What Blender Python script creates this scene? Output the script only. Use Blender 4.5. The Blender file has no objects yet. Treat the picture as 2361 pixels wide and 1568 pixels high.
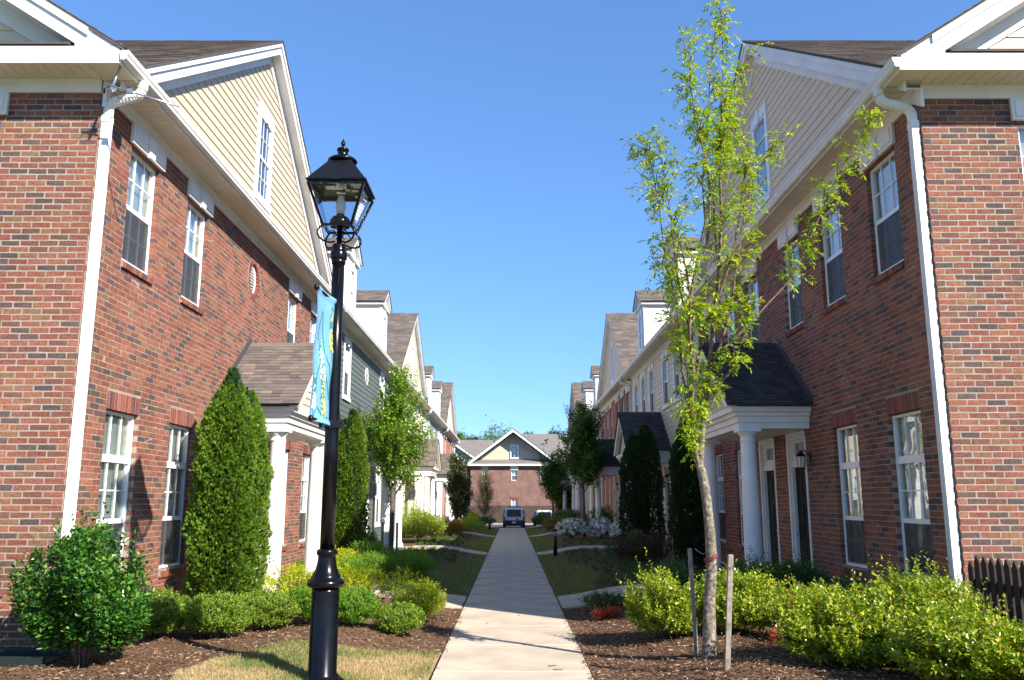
import bpy, math, random
import numpy as np
from mathutils import Vector, Matrix

# ------------------------------------------------------------------ camera, sky, sun, exposure
scene = bpy.context.scene
COL = scene.collection
H_EYE = 1.70
PITCH = math.radians(10.77)
camd = bpy.data.cameras.new('camera')
camd.sensor_width = 36.0
camd.lens = 36.0 * 1953.0 / 2361.0
camd.clip_start = 0.05
camd.clip_end = 3000
cam = bpy.data.objects.new('camera', camd)
COL.objects.link(cam)
cam.location = (0, 0, H_EYE)
cam.rotation_euler = (math.pi / 2 + PITCH, 0, 0)
scene.camera = cam

SUN_EL = math.radians(35.0)
SUN_AZ = (0.72, -0.69)                       # the sun stands to the right and behind the camera
world = bpy.data.worlds.new('World')
scene.world = world
world.use_nodes = True
wn = world.node_tree
wn.nodes.clear()
wo = wn.nodes.new('ShaderNodeOutputWorld')
bg = wn.nodes.new('ShaderNodeBackground')
sky = wn.nodes.new('ShaderNodeTexSky')
sky.sky_type = 'NISHITA'
sky.sun_disc = False
sky.sun_elevation = SUN_EL
sky.sun_rotation = math.atan2(SUN_AZ[0], SUN_AZ[1])
sky.altitude = 0
sky.air_density = 1.0
sky.dust_density = 0.0
sky.ozone_density = 6.0
bg.inputs['Strength'].default_value = 0.112
gam = wn.nodes.new('ShaderNodeGamma')
gam.inputs['Gamma'].default_value = 0.7
tint = wn.nodes.new('ShaderNodeVectorMath')
tint.operation = 'MULTIPLY'
tint.inputs[1].default_value = (0.77, 1.09, 1.50)
wn.links.new(sky.outputs[0], gam.inputs['Color'])
wn.links.new(gam.outputs[0], tint.inputs[0])
wn.links.new(tint.outputs[0], bg.inputs['Color'])
wn.links.new(bg.outputs[0], wo.inputs['Surface'])
sund = bpy.data.lights.new('sun', 'SUN')
sund.energy = 5.0
sund.angle = math.radians(0.53)
sund.color = (1.0, 0.93, 0.82)
sun = bpy.data.objects.new('sun', sund)
COL.objects.link(sun)
_d = Vector((-SUN_AZ[0] * math.cos(SUN_EL), -SUN_AZ[1] * math.cos(SUN_EL), -math.sin(SUN_EL)))
sun.rotation_euler = _d.to_track_quat('-Z', 'Y').to_euler()
sun.location = (20, -20, 30)
scene.view_settings.view_transform = 'Standard'
scene.view_settings.look = 'None'
scene.view_settings.exposure = 1.15
scene.view_settings.gamma = 1.0
scene.view_settings.use_curve_mapping = False
scene.cycles.max_bounces = 8
scene.cycles.transparent_max_bounces = 12
scene.cycles.use_adaptive_sampling = True

rng = np.random.default_rng(7)
R = random.Random(5)

# ------------------------------------------------------------------ materials
def new_mat(name):
    m = bpy.data.materials.new(name)
    m.use_nodes = True
    nt = m.node_tree
    b = nt.nodes['Principled BSDF']
    return m, nt, b

def N(nt, t, **kw):
    n = nt.nodes.new(t)
    for k, v in kw.items():
        setattr(n, k, v)
    return n

def ramp(nt, stops, interp='LINEAR'):
    r = nt.nodes.new('ShaderNodeValToRGB')
    r.color_ramp.interpolation = interp
    el = r.color_ramp.elements
    while len(el) < len(stops):
        el.new(0.5)
    for e, (p, c) in zip(el, stops):
        e.position = p
        e.color = (c[0], c[1], c[2], 1)
    return r

def wear_mat(name, col, rough=0.5, var=0.12, scale=3.0, bump=0.0, bscale=60.0, metal=0.0, spec=0.5, coat=0.0):
    m, nt, b = new_mat(name)
    tc = N(nt, 'ShaderNodeTexCoord')
    n1 = N(nt, 'ShaderNodeTexNoise')
    n1.inputs['Scale'].default_value = scale
    n1.inputs['Detail'].default_value = 5
    nt.links.new(tc.outputs['Object'], n1.inputs['Vector'])
    r = ramp(nt, [(0.3, tuple(c * (1 - var) for c in col)), (0.7, tuple(min(1, c * (1 + var * .6)) for c in col))])
    nt.links.new(n1.outputs['Fac'], r.inputs[0])
    nt.links.new(r.outputs[0], b.inputs['Base Color'])
    b.inputs['Roughness'].default_value = rough
    b.inputs['Metallic'].default_value = metal
    b.inputs['Specular IOR Level'].default_value = spec
    if coat:
        b.inputs['Coat Weight'].default_value = coat
        b.inputs['Coat Roughness'].default_value = 0.08
    if bump:
        n2 = N(nt, 'ShaderNodeTexNoise')
        n2.inputs['Scale'].default_value = bscale
        n2.inputs['Detail'].default_value = 4
        nt.links.new(tc.outputs['Object'], n2.inputs['Vector'])
        bp = N(nt, 'ShaderNodeBump')
        bp.inputs['Strength'].default_value = bump
        bp.inputs['Distance'].default_value = 0.01
        nt.links.new(n2.outputs['Fac'], bp.inputs['Height'])
        nt.links.new(bp.outputs[0], b.inputs['Normal'])
    return m

def piece_rand(nt):
    """a random value per piece: per island of a joined mesh and per object of a separate one"""
    g = N(nt, 'ShaderNodeNewGeometry')
    o = N(nt, 'ShaderNodeObjectInfo')
    a = N(nt, 'ShaderNodeMath', operation='ADD')
    f = N(nt, 'ShaderNodeMath', operation='FRACT')
    mu = N(nt, 'ShaderNodeMath', operation='MULTIPLY')
    mu.inputs[1].default_value = 7.31
    nt.links.new(o.outputs['Random'], mu.inputs[0])
    nt.links.new(g.outputs['Random Per Island'], a.inputs[0])
    nt.links.new(mu.outputs[0], a.inputs[1])
    nt.links.new(a.outputs[0], f.inputs[0])
    return f.outputs[0]

def piece_mat(name, stops, rough=0.8, bump=0.3, bscale=70, nvar=0.25, nscale=25, interp='CONSTANT', spec=0.3):
    m, nt, b = new_mat(name)
    rv = piece_rand(nt)
    r = ramp(nt, stops, interp)
    nt.links.new(rv, r.inputs[0])
    tc = N(nt, 'ShaderNodeTexCoord')
    n1 = N(nt, 'ShaderNodeTexNoise')
    n1.inputs['Scale'].default_value = nscale
    n1.inputs['Detail'].default_value = 4
    gp = N(nt, 'ShaderNodeNewGeometry')
    nt.links.new(gp.outputs['Position'], n1.inputs['Vector'])
    mr = N(nt, 'ShaderNodeMapRange')
    mr.inputs['From Min'].default_value = 0.3
    mr.inputs['From Max'].default_value = 0.7
    mr.inputs['To Min'].default_value = 1 - nvar
    mr.inputs['To Max'].default_value = 1 + nvar
    nt.links.new(n1.outputs['Fac'], mr.inputs['Value'])
    # broad weathering, stretched downwards like run-off
    n3 = N(nt, 'ShaderNodeTexNoise'); n3.inputs['Scale'].default_value = 1.0; n3.inputs['Detail'].default_value = 6
    mp = N(nt, 'ShaderNodeMapping'); mp.inputs['Scale'].default_value = (1.3, 1.3, .55)
    nt.links.new(gp.outputs['Position'], mp.inputs[0]); nt.links.new(mp.outputs[0], n3.inputs['Vector'])
    m3 = N(nt, 'ShaderNodeMapRange')
    for k_, v_ in (('From Min', .3), ('From Max', .7), ('To Min', .84), ('To Max', 1.14)): m3.inputs[k_].default_value = v_
    nt.links.new(n3.outputs['Fac'], m3.inputs['Value'])
    mm = N(nt, 'ShaderNodeMath', operation='MULTIPLY'); nt.links.new(mr.outputs[0], mm.inputs[0]); nt.links.new(m3.outputs[0], mm.inputs[1])
    hs = N(nt, 'ShaderNodeVectorMath', operation='SCALE')
    nt.links.new(r.outputs[0], hs.inputs[0])
    nt.links.new(mm.outputs[0], hs.inputs['Scale'])
    nt.links.new(hs.outputs[0], b.inputs['Base Color'])
    b.inputs['Roughness'].default_value = rough
    b.inputs['Specular IOR Level'].default_value = spec
    if bump:
        n2 = N(nt, 'ShaderNodeTexNoise')
        n2.inputs['Scale'].default_value = bscale
        n2.inputs['Detail'].default_value = 5
        nt.links.new(tc.outputs['Object'], n2.inputs['Vector'])
        bp = N(nt, 'ShaderNodeBump')
        bp.inputs['Strength'].default_value = bump
        bp.inputs['Distance'].default_value = 0.006
        nt.links.new(n2.outputs['Fac'], bp.inputs['Height'])
        nt.links.new(bp.outputs[0], b.inputs['Normal'])
    return m

def leaf_mat(name, stops, trans=0.35, rough=0.42, tcol=None, spec=0.4):
    m, nt, b = new_mat(name)
    rv = piece_rand(nt)
    r = ramp(nt, stops, 'LINEAR')
    nt.links.new(rv, r.inputs[0])
    nt.links.new(r.outputs[0], b.inputs['Base Color'])
    b.inputs['Roughness'].default_value = rough
    b.inputs['Specular IOR Level'].default_value = spec
    tr = N(nt, 'ShaderNodeBsdfTranslucent')
    sc = N(nt, 'ShaderNodeVectorMath', operation='MULTIPLY')
    sc.inputs[1].default_value = tcol or (1.5, 1.6, 0.6)
    nt.links.new(r.outputs[0], sc.inputs[0])
    nt.links.new(sc.outputs[0], tr.inputs['Color'])
    mx = N(nt, 'ShaderNodeMixShader')
    mx.inputs[0].default_value = trans
    nt.links.new(b.outputs[0], mx.inputs[1])
    nt.links.new(tr.outputs[0], mx.inputs[2])
    nt.links.new(mx.outputs[0], nt.nodes['Material Output'].inputs['Surface'])
    return m

def far_brick_mat(name, axes, c1, c2, mortar, dark=None):
    m, nt, b = new_mat(name)
    tc = N(nt, 'ShaderNodeTexCoord')
    sp = N(nt, 'ShaderNodeSeparateXYZ')
    cb = N(nt, 'ShaderNodeCombineXYZ')
    nt.links.new(tc.outputs['Object'], sp.inputs[0])
    nt.links.new(sp.outputs[axes[0]], cb.inputs[0])
    nt.links.new(sp.outputs[axes[1]], cb.inputs[1])
    bt = N(nt, 'ShaderNodeTexBrick')
    bt.inputs['Scale'].default_value = 1.0
    bt.inputs['Brick Width'].default_value = 0.2145
    bt.inputs['Row Height'].default_value = 0.0705
    bt.inputs['Mortar Size'].default_value = 0.006
    bt.inputs['Bias'].default_value = -0.2
    bt.inputs['Color1'].default_value = (*c1, 1)
    bt.inputs['Color2'].default_value = (*c2, 1)
    bt.inputs['Mortar'].default_value = (*mortar, 1)
    nt.links.new(cb.outputs[0], bt.inputs['Vector'])
    nz = N(nt, 'ShaderNodeTexNoise')
    nz.inputs['Scale'].default_value = 1.3
    nz.inputs['Detail'].default_value = 8
    nt.links.new(tc.outputs['Object'], nz.inputs['Vector'])
    mr = N(nt, 'ShaderNodeMapRange')
    mr.inputs['From Min'].default_value = 0.3
    mr.inputs['From Max'].default_value = 0.7
    mr.inputs['To Min'].default_value = 0.8
    mr.inputs['To Max'].default_value = 1.15
    nt.links.new(nz.outputs['Fac'], mr.inputs['Value'])
    vm = N(nt, 'ShaderNodeVectorMath', operation='SCALE')
    nt.links.new(bt.outputs['Color'], vm.inputs[0])
    nt.links.new(mr.outputs[0], vm.inputs['Scale'])
    nt.links.new(vm.outputs[0], b.inputs['Base Color'])
    b.inputs['Roughness'].default_value = 0.9
    b.inputs['Specular IOR Level'].default_value = 0.2
    return m

def glass_mat(name, f0=.10, tint=(0.86, 0.9, 0.9), wav=.12):
    m, nt, b = new_mat(name)
    nt.nodes.remove(b)
    t = N(nt, 'ShaderNodeBsdfTransparent')
    t.inputs['Color'].default_value = (*tint, 1)
    g = N(nt, 'ShaderNodeBsdfGlossy')
    g.inputs['Roughness'].default_value = 0.015
    g.inputs['Color'].default_value = (0.95, 0.97, 1, 1)
    # Schlick reflectance, the same on both faces of the pane
    ge = N(nt, 'ShaderNodeNewGeometry')
    dt = N(nt, 'ShaderNodeVectorMath', operation='DOT_PRODUCT')
    nt.links.new(ge.outputs['Normal'], dt.inputs[0]); nt.links.new(ge.outputs['Incoming'], dt.inputs[1])
    ab = N(nt, 'ShaderNodeMath', operation='ABSOLUTE'); nt.links.new(dt.outputs['Value'], ab.inputs[0])
    om = N(nt, 'ShaderNodeMath', operation='SUBTRACT'); om.inputs[0].default_value = 1.0; nt.links.new(ab.outputs[0], om.inputs[1])
    pw = N(nt, 'ShaderNodeMath', operation='POWER'); pw.inputs[1].default_value = 4.0; nt.links.new(om.outputs[0], pw.inputs[0])
    fr = N(nt, 'ShaderNodeMapRange'); nt.links.new(pw.outputs[0], fr.inputs['Value'])
    fr.inputs['To Min'].default_value = f0; fr.inputs['To Max'].default_value = 1.0
    tc = N(nt, 'ShaderNodeTexCoord')
    nz = N(nt, 'ShaderNodeTexNoise')
    nz.inputs['Scale'].default_value = 1.6
    nt.links.new(tc.outputs['Object'], nz.inputs['Vector'])
    bp = N(nt, 'ShaderNodeBump')
    bp.inputs['Strength'].default_value = wav
    bp.inputs['Distance'].default_value = 0.05
    nt.links.new(nz.outputs['Fac'], bp.inputs['Height'])
    nt.links.new(bp.outputs[0], g.inputs['Normal'])
    mx = N(nt, 'ShaderNodeMixShader')
    nt.links.new(fr.outputs[0], mx.inputs[0])
    nt.links.new(t.outputs[0], mx.inputs[1])
    nt.links.new(g.outputs[0], mx.inputs[2])
    nt.links.new(mx.outputs[0], nt.nodes['Material Output'].inputs['Surface'])
    return m

def screen_mat(name):
    m, nt, b = new_mat(name)
    b.inputs['Base Color'].default_value = (0.05, 0.052, 0.06, 1)
    b.inputs['Roughness'].default_value = 0.6
    t = N(nt, 'ShaderNodeBsdfTransparent')
    mx = N(nt, 'ShaderNodeMixShader')
    mx.inputs[0].default_value = 0.5
    nt.links.new(b.outputs[0], mx.inputs[1])
    nt.links.new(t.outputs[0], mx.inputs[2])
    nt.links.new(mx.outputs[0], nt.nodes['Material Output'].inputs['Surface'])
    return m

BR = lambda k=1.0: [(0.0, (.315*k, .110*k, .070*k)), (0.16, (.265*k, .088*k, .060*k)), (0.30, (.325*k, .132*k, .076*k)), (0.42, (.245*k, .093*k, .067*k)),
      (0.54, (.320*k, .118*k, .084*k)), (0.64, (.270*k, .138*k, .078*k)), (0.72, (.200*k, .086*k, .066*k)), (0.80, (.140*k, .084*k, .076*k)), (0.90, (.110*k, .076*k, .075*k)), (0.96, (.16*k, .09*k, .072*k))]
M = {}
M['brick'] = piece_mat('brick_clay', BR(.80), rough=.85, bump=.7, bscale=90, nvar=.28, nscale=38)
M['brick_red'] = piece_mat('brick_clay_plain', [(0, (.25, .075, .05)), (.2, (.19, .055, .042)), (.38, (.29, .10, .06)), (.55, (.21, .075, .055)), (.72, (.15, .06, .05)), (.88, (.085, .055, .055))], rough=.85, bump=.6, bscale=90, nvar=.25, nscale=38)
M['mortar'] = wear_mat('mortar', (.32, .275, .22), rough=.95, var=.2, scale=8, bump=.4, bscale=120, spec=.2)
M['white'] = wear_mat('white_painted_trim', (.76, .76, .745), rough=.5, var=.10, scale=2.2, spec=.35)
M['column'] = wear_mat('white_column_paint', (.78, .78, .765), rough=.5, var=.07, scale=2.0, spec=.35)
M['gutter'] = wear_mat('gutter_aluminium', (.70, .68, .64), rough=.45, var=.14, scale=3)
M['soffit'] = wear_mat('cream_vinyl_soffit', (.72, .66, .54), rough=.55, var=.06, scale=5)
M['siding_beige'] = wear_mat('beige_siding', (.53, .44, .335), rough=.55, var=.05, scale=6)
M['siding_tan'] = wear_mat('tan_siding', (.70, .56, .385), rough=.55, var=.05, scale=6)
M['siding_green'] = wear_mat('grey_green_siding', (.10, .12, .105), rough=.55, var=.06, scale=6)
M['siding_cream'] = wear_mat('cream_siding', (.70, .60, .44), rough=.55, var=.05, scale=6)
M['siding_blue'] = wear_mat('blue_grey_siding', (.24, .28, .29), rough=.55, var=.05, scale=6)
M['siding_white'] = wear_mat('white_siding', (.78, .79, .80), rough=.5, var=.03, scale=4)
M['siding_far'] = wear_mat('far_beige_siding', (.52, .47, .34), rough=.6, var=.05, scale=6)
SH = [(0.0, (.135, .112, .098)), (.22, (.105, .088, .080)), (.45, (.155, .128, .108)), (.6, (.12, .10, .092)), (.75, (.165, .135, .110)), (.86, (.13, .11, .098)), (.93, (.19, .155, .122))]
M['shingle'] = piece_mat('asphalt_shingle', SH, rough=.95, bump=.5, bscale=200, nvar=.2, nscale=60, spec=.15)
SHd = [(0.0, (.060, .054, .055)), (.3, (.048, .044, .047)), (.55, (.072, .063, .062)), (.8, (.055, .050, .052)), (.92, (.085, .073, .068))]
M['shingle_shade'] = piece_mat('shade_toned_asphalt_shingle', SHd, rough=.95, bump=.5, bscale=200, nvar=.2, nscale=60, spec=.15)  # darker shingle copy for the right porches, their shade put into the colour
M['roof_deck'] = wear_mat('roof_deck', (.085, .075, .070), rough=.95, var=.2, scale=9)
M['far_roof'] = wear_mat('far_grey_shingle', (.165, .150, .138), rough=.95, var=.16, scale=2.2, bump=.5, bscale=12)
M['flashing'] = wear_mat('dark_flashing', (.05, .05, .055), rough=.5, var=.1)
M['door'] = wear_mat('dark_door_paint', (.007, .006, .008), rough=.6, var=.1, spec=.15)
M['frame'] = wear_mat('white_vinyl_frame', (.78, .79, .80), rough=.35, var=.03)
M['glass'] = glass_mat('window_glass')
M['lamp_glass'] = glass_mat('lantern_glass', .03, (.93, .95, .96), 0.0)
M['screen'] = screen_mat('insect_screen')
M['blind'] = wear_mat('white_blind', (.80, .80, .78), rough=.5, var=.04)
M['jamb'] = wear_mat('cream_inner_jamb', (.68, .63, .50), rough=.7, var=.05)
M['dark'] = wear_mat('dark_room', (.055, .05, .045), rough=.9, var=.3, scale=1)  # dark colour stands in for the dimness of unlit rooms behind glass
M['black'] = wear_mat('glossy_black_paint', (.0035, .0035, .005), rough=.22, var=.3, scale=12, spec=.28)
M['black_matte'] = wear_mat('black_metal', (.006, .006, .008), rough=.4, var=.2, scale=12, spec=.3)
M['lamp_white'] = wear_mat('frosted_lamp_glass', (.72, .68, .62), rough=.3, var=.05)
M['concrete'] = wear_mat('concrete_slab', (.49, .41, .315), rough=.9, var=.24, scale=1.7, bump=.35, bscale=160, spec=.2)
M['concrete_porch'] = wear_mat('porch_concrete', (.45, .41, .35), rough=.9, var=.12, scale=2, bump=.2, bscale=120, spec=.2)
M['joint'] = wear_mat('dark_joint_soil', (.07, .055, .04), rough=1, var=.3, scale=20)
M['mulch'] = wear_mat('mulch', (.135, .080, .048), rough=1, var=.55, scale=22, bump=1.0, bscale=45, spec=.1)
M['chip'] = piece_mat('wood_chip', [(0, (.20, .118, .070)), (.25, (.12, .070, .043)), (.5, (.27, .170, .105)), (.72, (.08, .048, .031)), (.88, (.38, .27, .19))], rough=.95, bump=0, nvar=.15, spec=.15)
M['soil'] = wear_mat('ground_earth', (.10, .11, .05), rough=1, var=.4, scale=.5, spec=.1)
M['lawn'] = wear_mat('lawn_thatch', (.165, .135, .07), rough=1, var=.35, scale=9, bump=.6, bscale=80, spec=.1)
M['lawn_dry'] = wear_mat('dry_lawn_thatch', (.33, .24, .12), rough=1, var=.4, scale=9, bump=.6, bscale=80, spec=.1)
M['asphalt'] = wear_mat('asphalt', (.06, .06, .062), rough=.9, var=.15, scale=2, bump=.3, bscale=120)
M['grass'] = leaf_mat('grass_blade', [(0, (.075, .13, .022)), (.45, (.12, .19, .032)), (.72, (.22, .23, .07)), (1, (.40, .32, .17))], .3, .5)
M['grass_dry'] = leaf_mat('dry_grass_blade', [(0, (.42, .30, .15)), (.6, (.52, .38, .20)), (.85, (.33, .27, .11)), (1, (.14, .20, .05))], .2, .6, (1.0, .95, .8))
M['lf_camellia'] = leaf_mat('glossy_green_leaf', [(0, (.018, .075, .010)), (.5, (.035, .125, .014)), (.82, (.08, .21, .02)), (1, (.22, .34, .05))], .22, .28, spec=.45)
M['lf_box'] = leaf_mat('boxwood_leaf', [(0, (.08, .16, .018)), (.5, (.17, .27, .025)), (.85, (.27, .35, .035)), (1, (.38, .36, .06))], .3, .38)
M['lf_gold'] = leaf_mat('gold_spirea_leaf', [(0, (.26, .38, .010)), (.5, (.44, .52, .012)), (.85, (.60, .60, .015)), (1, (.66, .54, .03))], .35, .5, (1.3, 1.2, .4))
M['lf_green2'] = leaf_mat('bright_green_leaf', [(0, (.08, .20, .014)), (.6, (.14, .28, .018)), (1, (.26, .36, .03))], .35, .45)
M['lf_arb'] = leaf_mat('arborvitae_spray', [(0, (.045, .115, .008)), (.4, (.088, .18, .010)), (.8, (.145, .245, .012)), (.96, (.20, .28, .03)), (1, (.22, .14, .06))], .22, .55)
M['lf_arbshade'] = leaf_mat('shade_toned_arborvitae_spray', [(0, (.016, .042, .012)), (.5, (.028, .066, .018)), (1, (.05, .095, .025))], .15, .6)  # arborvitae green darkened: shade of the right row put into the colour
M['lf_hedge'] = leaf_mat('yellow_green_hedge_leaf', [(0, (.08, .15, .012)), (.35, (.18, .28, .016)), (.72, (.32, .38, .02)), (.94, (.46, .44, .04)), (1, (.42, .20, .06))], .28, .3, spec=.5)
M['lf_dark'] = leaf_mat('dark_shrub_leaf', [(0, (.045, .10, .022)), (.6, (.075, .155, .032)), (1, (.13, .21, .045))], .25, .45)
M['lf_tree'] = leaf_mat('fresh_tree_leaf', [(0, (.08, .19, .012)), (.3, (.17, .33, .012)), (.65, (.33, .46, .014)), (.9, (.50, .53, .02)), (1, (.56, .44, .06))], .42, .42, (1.5, 1.45, .45))
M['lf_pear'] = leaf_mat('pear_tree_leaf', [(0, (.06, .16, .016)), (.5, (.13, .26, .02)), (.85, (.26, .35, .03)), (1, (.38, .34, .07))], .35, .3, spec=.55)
M['lf_pearshade'] = leaf_mat('shade_toned_tree_leaf', [(0, (.035, .095, .018)), (.6, (.06, .14, .022)), (1, (.12, .20, .03))], .35, .35)  # darker copy of the pear leaf, with shade put into its colour
M['lf_magnolia'] = leaf_mat('magnolia_leaf', [(0, (.03, .055, .016)), (.6, (.05, .08, .02)), (1, (.14, .10, .04))], .12, .3)
M['lf_needle'] = leaf_mat('conifer_needle', [(0, (.06, .08, .02)), (.6, (.10, .12, .03)), (1, (.18, .13, .05))], .2, .6)
M['lf_orange'] = leaf_mat('orange_shrub_leaf', [(0, (.22, .11, .02)), (.5, (.30, .13, .02)), (1, (.22, .20, .03))], .3, .5, (1.2, 1, .6))
M['lf_maroon'] = leaf_mat('maroon_shrub_leaf', [(0, (.05, .022, .02)), (.6, (.08, .035, .025)), (1, (.07, .08, .02))], .2, .5, (1.2, .9, .7))
M['lf_red'] = leaf_mat('red_leaf', [(0, (.45, .06, .02)), (.7, (.60, .12, .03)), (1, (.5, .22, .04))], .3, .45, (1.1, .9, .7))
M['petal'] = leaf_mat('white_petal', [(0, (.80, .80, .80)), (1, (.88, .88, .86))], .3, .5, (1, 1, 1))
M['lf_pine'] = leaf_mat('far_pine_leaf', [(0, (.03, .06, .02)), (1, (.07, .11, .03))], .2, .6)
M['lf_far'] = leaf_mat('far_tree_leaf', [(0, (.08, .17, .02)), (1, (.18, .28, .03))], .35, .5)
M['lf_liriope'] = leaf_mat('liriope_blade', [(0, (.045, .105, .022)), (1, (.10, .18, .035))], .25, .5)

def bark_mat(name, c1, c2, scale, patches=None):
    m, nt, b = new_mat(name)
    tc = N(nt, 'ShaderNodeTexCoord')
    mp = N(nt, 'ShaderNodeMapping')
    mp.inputs['Scale'].default_value = (1.6, 1.6, 1.9)
    nt.links.new(tc.outputs['Object'], mp.inputs[0])
    nz = N(nt, 'ShaderNodeTexNoise')
    nz.inputs['Scale'].default_value = scale
    nz.inputs['Detail'].default_value = 6
    nt.links.new(mp.outputs[0], nz.inputs['Vector'])
    st = [(.32, c1), (.55, c2)] + ([(.68, patches)] if patches else [])
    r = ramp(nt, st)
    nt.links.new(nz.outputs['Fac'], r.inputs[0])
    nt.links.new(r.outputs[0], b.inputs['Base Color'])
    bp = N(nt, 'ShaderNodeBump')
    bp.inputs['Strength'].default_value = .5
    bp.inputs['Distance'].default_value = .01
    nt.links.new(nz.outputs['Fac'], bp.inputs['Height'])
    nt.links.new(bp.outputs[0], b.inputs['Normal'])
    b.inputs['Roughness'].default_value = .9
    return m
M['bark_pale'] = bark_mat('pale_mottled_bark', (.10, .08, .055), (.20, .165, .115), 13, (.36, .34, .29))
M['bark_tan'] = bark_mat('tan_branch_bark', (.13, .075, .05), (.24, .16, .105), 14)
M['bark_dark'] = bark_mat('dark_bark', (.055, .04, .03), (.12, .095, .075), 12)
def fork_bark():
    """pale mottled trunk bark that turns into brown twig bark above the fork (about 2 to 3.2 m up)"""
    m, nt, b = new_mat('young_tree_bark')
    gp = N(nt, 'ShaderNodeNewGeometry'); sx = N(nt, 'ShaderNodeSeparateXYZ'); nt.links.new(gp.outputs['Position'], sx.inputs[0])
    mz = N(nt, 'ShaderNodeMapRange'); mz.inputs['From Min'].default_value = 1.9; mz.inputs['From Max'].default_value = 3.4; nt.links.new(sx.outputs['Z'], mz.inputs['Value'])
    mp = N(nt, 'ShaderNodeMapping'); mp.inputs['Scale'].default_value = (1.5, 1.5, 1.7); nt.links.new(gp.outputs['Position'], mp.inputs[0])
    nz = N(nt, 'ShaderNodeTexNoise'); nz.inputs['Scale'].default_value = 17; nz.inputs['Detail'].default_value = 7; nt.links.new(mp.outputs[0], nz.inputs['Vector'])
    r1 = ramp(nt, [(.36, (.075, .060, .042)), (.50, (.17, .14, .10)), (.60, (.22, .19, .145)), (.68, (.36, .345, .30))]); nt.links.new(nz.outputs['Fac'], r1.inputs[0])
    r2 = ramp(nt, [(.36, (.085, .052, .038)), (.6, (.19, .125, .085))]); nt.links.new(nz.outputs['Fac'], r2.inputs[0])
    mx = N(nt, 'ShaderNodeMix', data_type='RGBA'); nt.links.new(mz.outputs[0], mx.inputs['Factor']); nt.links.new(r1.outputs[0], mx.inputs['A']); nt.links.new(r2.outputs[0], mx.inputs['B'])
    nt.links.new(mx.outputs['Result'], b.inputs['Base Color'])
    bp = N(nt, 'ShaderNodeBump'); bp.inputs['Strength'].default_value = .6; bp.inputs['Distance'].default_value = .008; nt.links.new(nz.outputs['Fac'], bp.inputs['Height']); nt.links.new(bp.outputs[0], b.inputs['Normal'])
    b.inputs['Roughness'].default_value = .9
    return m
M['bark_fork'] = fork_bark()
M['stake'] = bark_mat('weathered_wood', (.15, .125, .10), (.27, .235, .195), 10)
M['fence'] = bark_mat('dark_brown_fence_wood', (.020, .012, .009), (.038, .023, .016), 9)
M['fence_far'] = bark_mat('brown_fence_wood', (.035, .024, .02), (.06, .042, .034), 5)
M['antenna'] = wear_mat('antenna_aluminium', (.55, .56, .60), rough=.3, var=.1, metal=.9)
M['banner'] = wear_mat('blue_banner_cloth', (.15, .35, .58), rough=.75, var=.10, scale=14)
M['ink_white'] = wear_mat('white_flower_print', (.78, .80, .80), rough=.7, var=.05)
M['ink_yellow'] = wear_mat('yellow_flower_print', (.62, .60, .16), rough=.7, var=.08)
M['ink_green'] = wear_mat('green_leaf_print', (.03, .27, .22), rough=.7, var=.1)
M['car_silver'] = wear_mat('silver_blue_car_paint', (.66, .70, .78), rough=.35, var=.03, coat=.2)
M['car_glass'] = wear_mat('tinted_car_glass', (.012, .018, .03), rough=.12, var=.1, spec=.25)
M['rubber'] = wear_mat('tyre_rubber', (.02, .02, .02), rough=.8, var=.2)
M['plastic'] = wear_mat('dark_bumper_plastic', (.035, .038, .048), rough=.5, var=.1)
M['red_light'] = wear_mat('red_tail_light_lens', (.45, .02, .02), rough=.2, var=.1)
M['plate'] = wear_mat('licence_plate', (.65, .66, .66), rough=.5, var=.05)
M['red_paint'] = wear_mat('red_paint', (.42, .025, .02), rough=.45, var=.1)
M['steel_red'] = wear_mat('red_oxide_lintel', (.20, .06, .04), rough=.6, var=.1)
M['strap'] = wear_mat('maroon_rubber_strap', (.14, .025, .02), rough=.6, var=.2)
M['wire'] = wear_mat('galvanised_wire', (.3, .3, .3), rough=.4, var=.1, metal=.8)
M['tray'] = wear_mat('dark_green_plastic', (.012, .022, .02), rough=.4, var=.2)
M['far_brick'] = far_brick_mat('far_brick', (0, 2), (.21, .10, .08), (.13, .062, .055), (.30, .25, .21))
M['row_brick'] = far_brick_mat('row_brick', (1, 2), (.34, .105, .062), (.20, .075, .055), (.42, .36, .29))

# ------------------------------------------------------------------ mesh helpers
ORG = [Vector((0, 0, 0))]                        # origin of the thing being built

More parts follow.
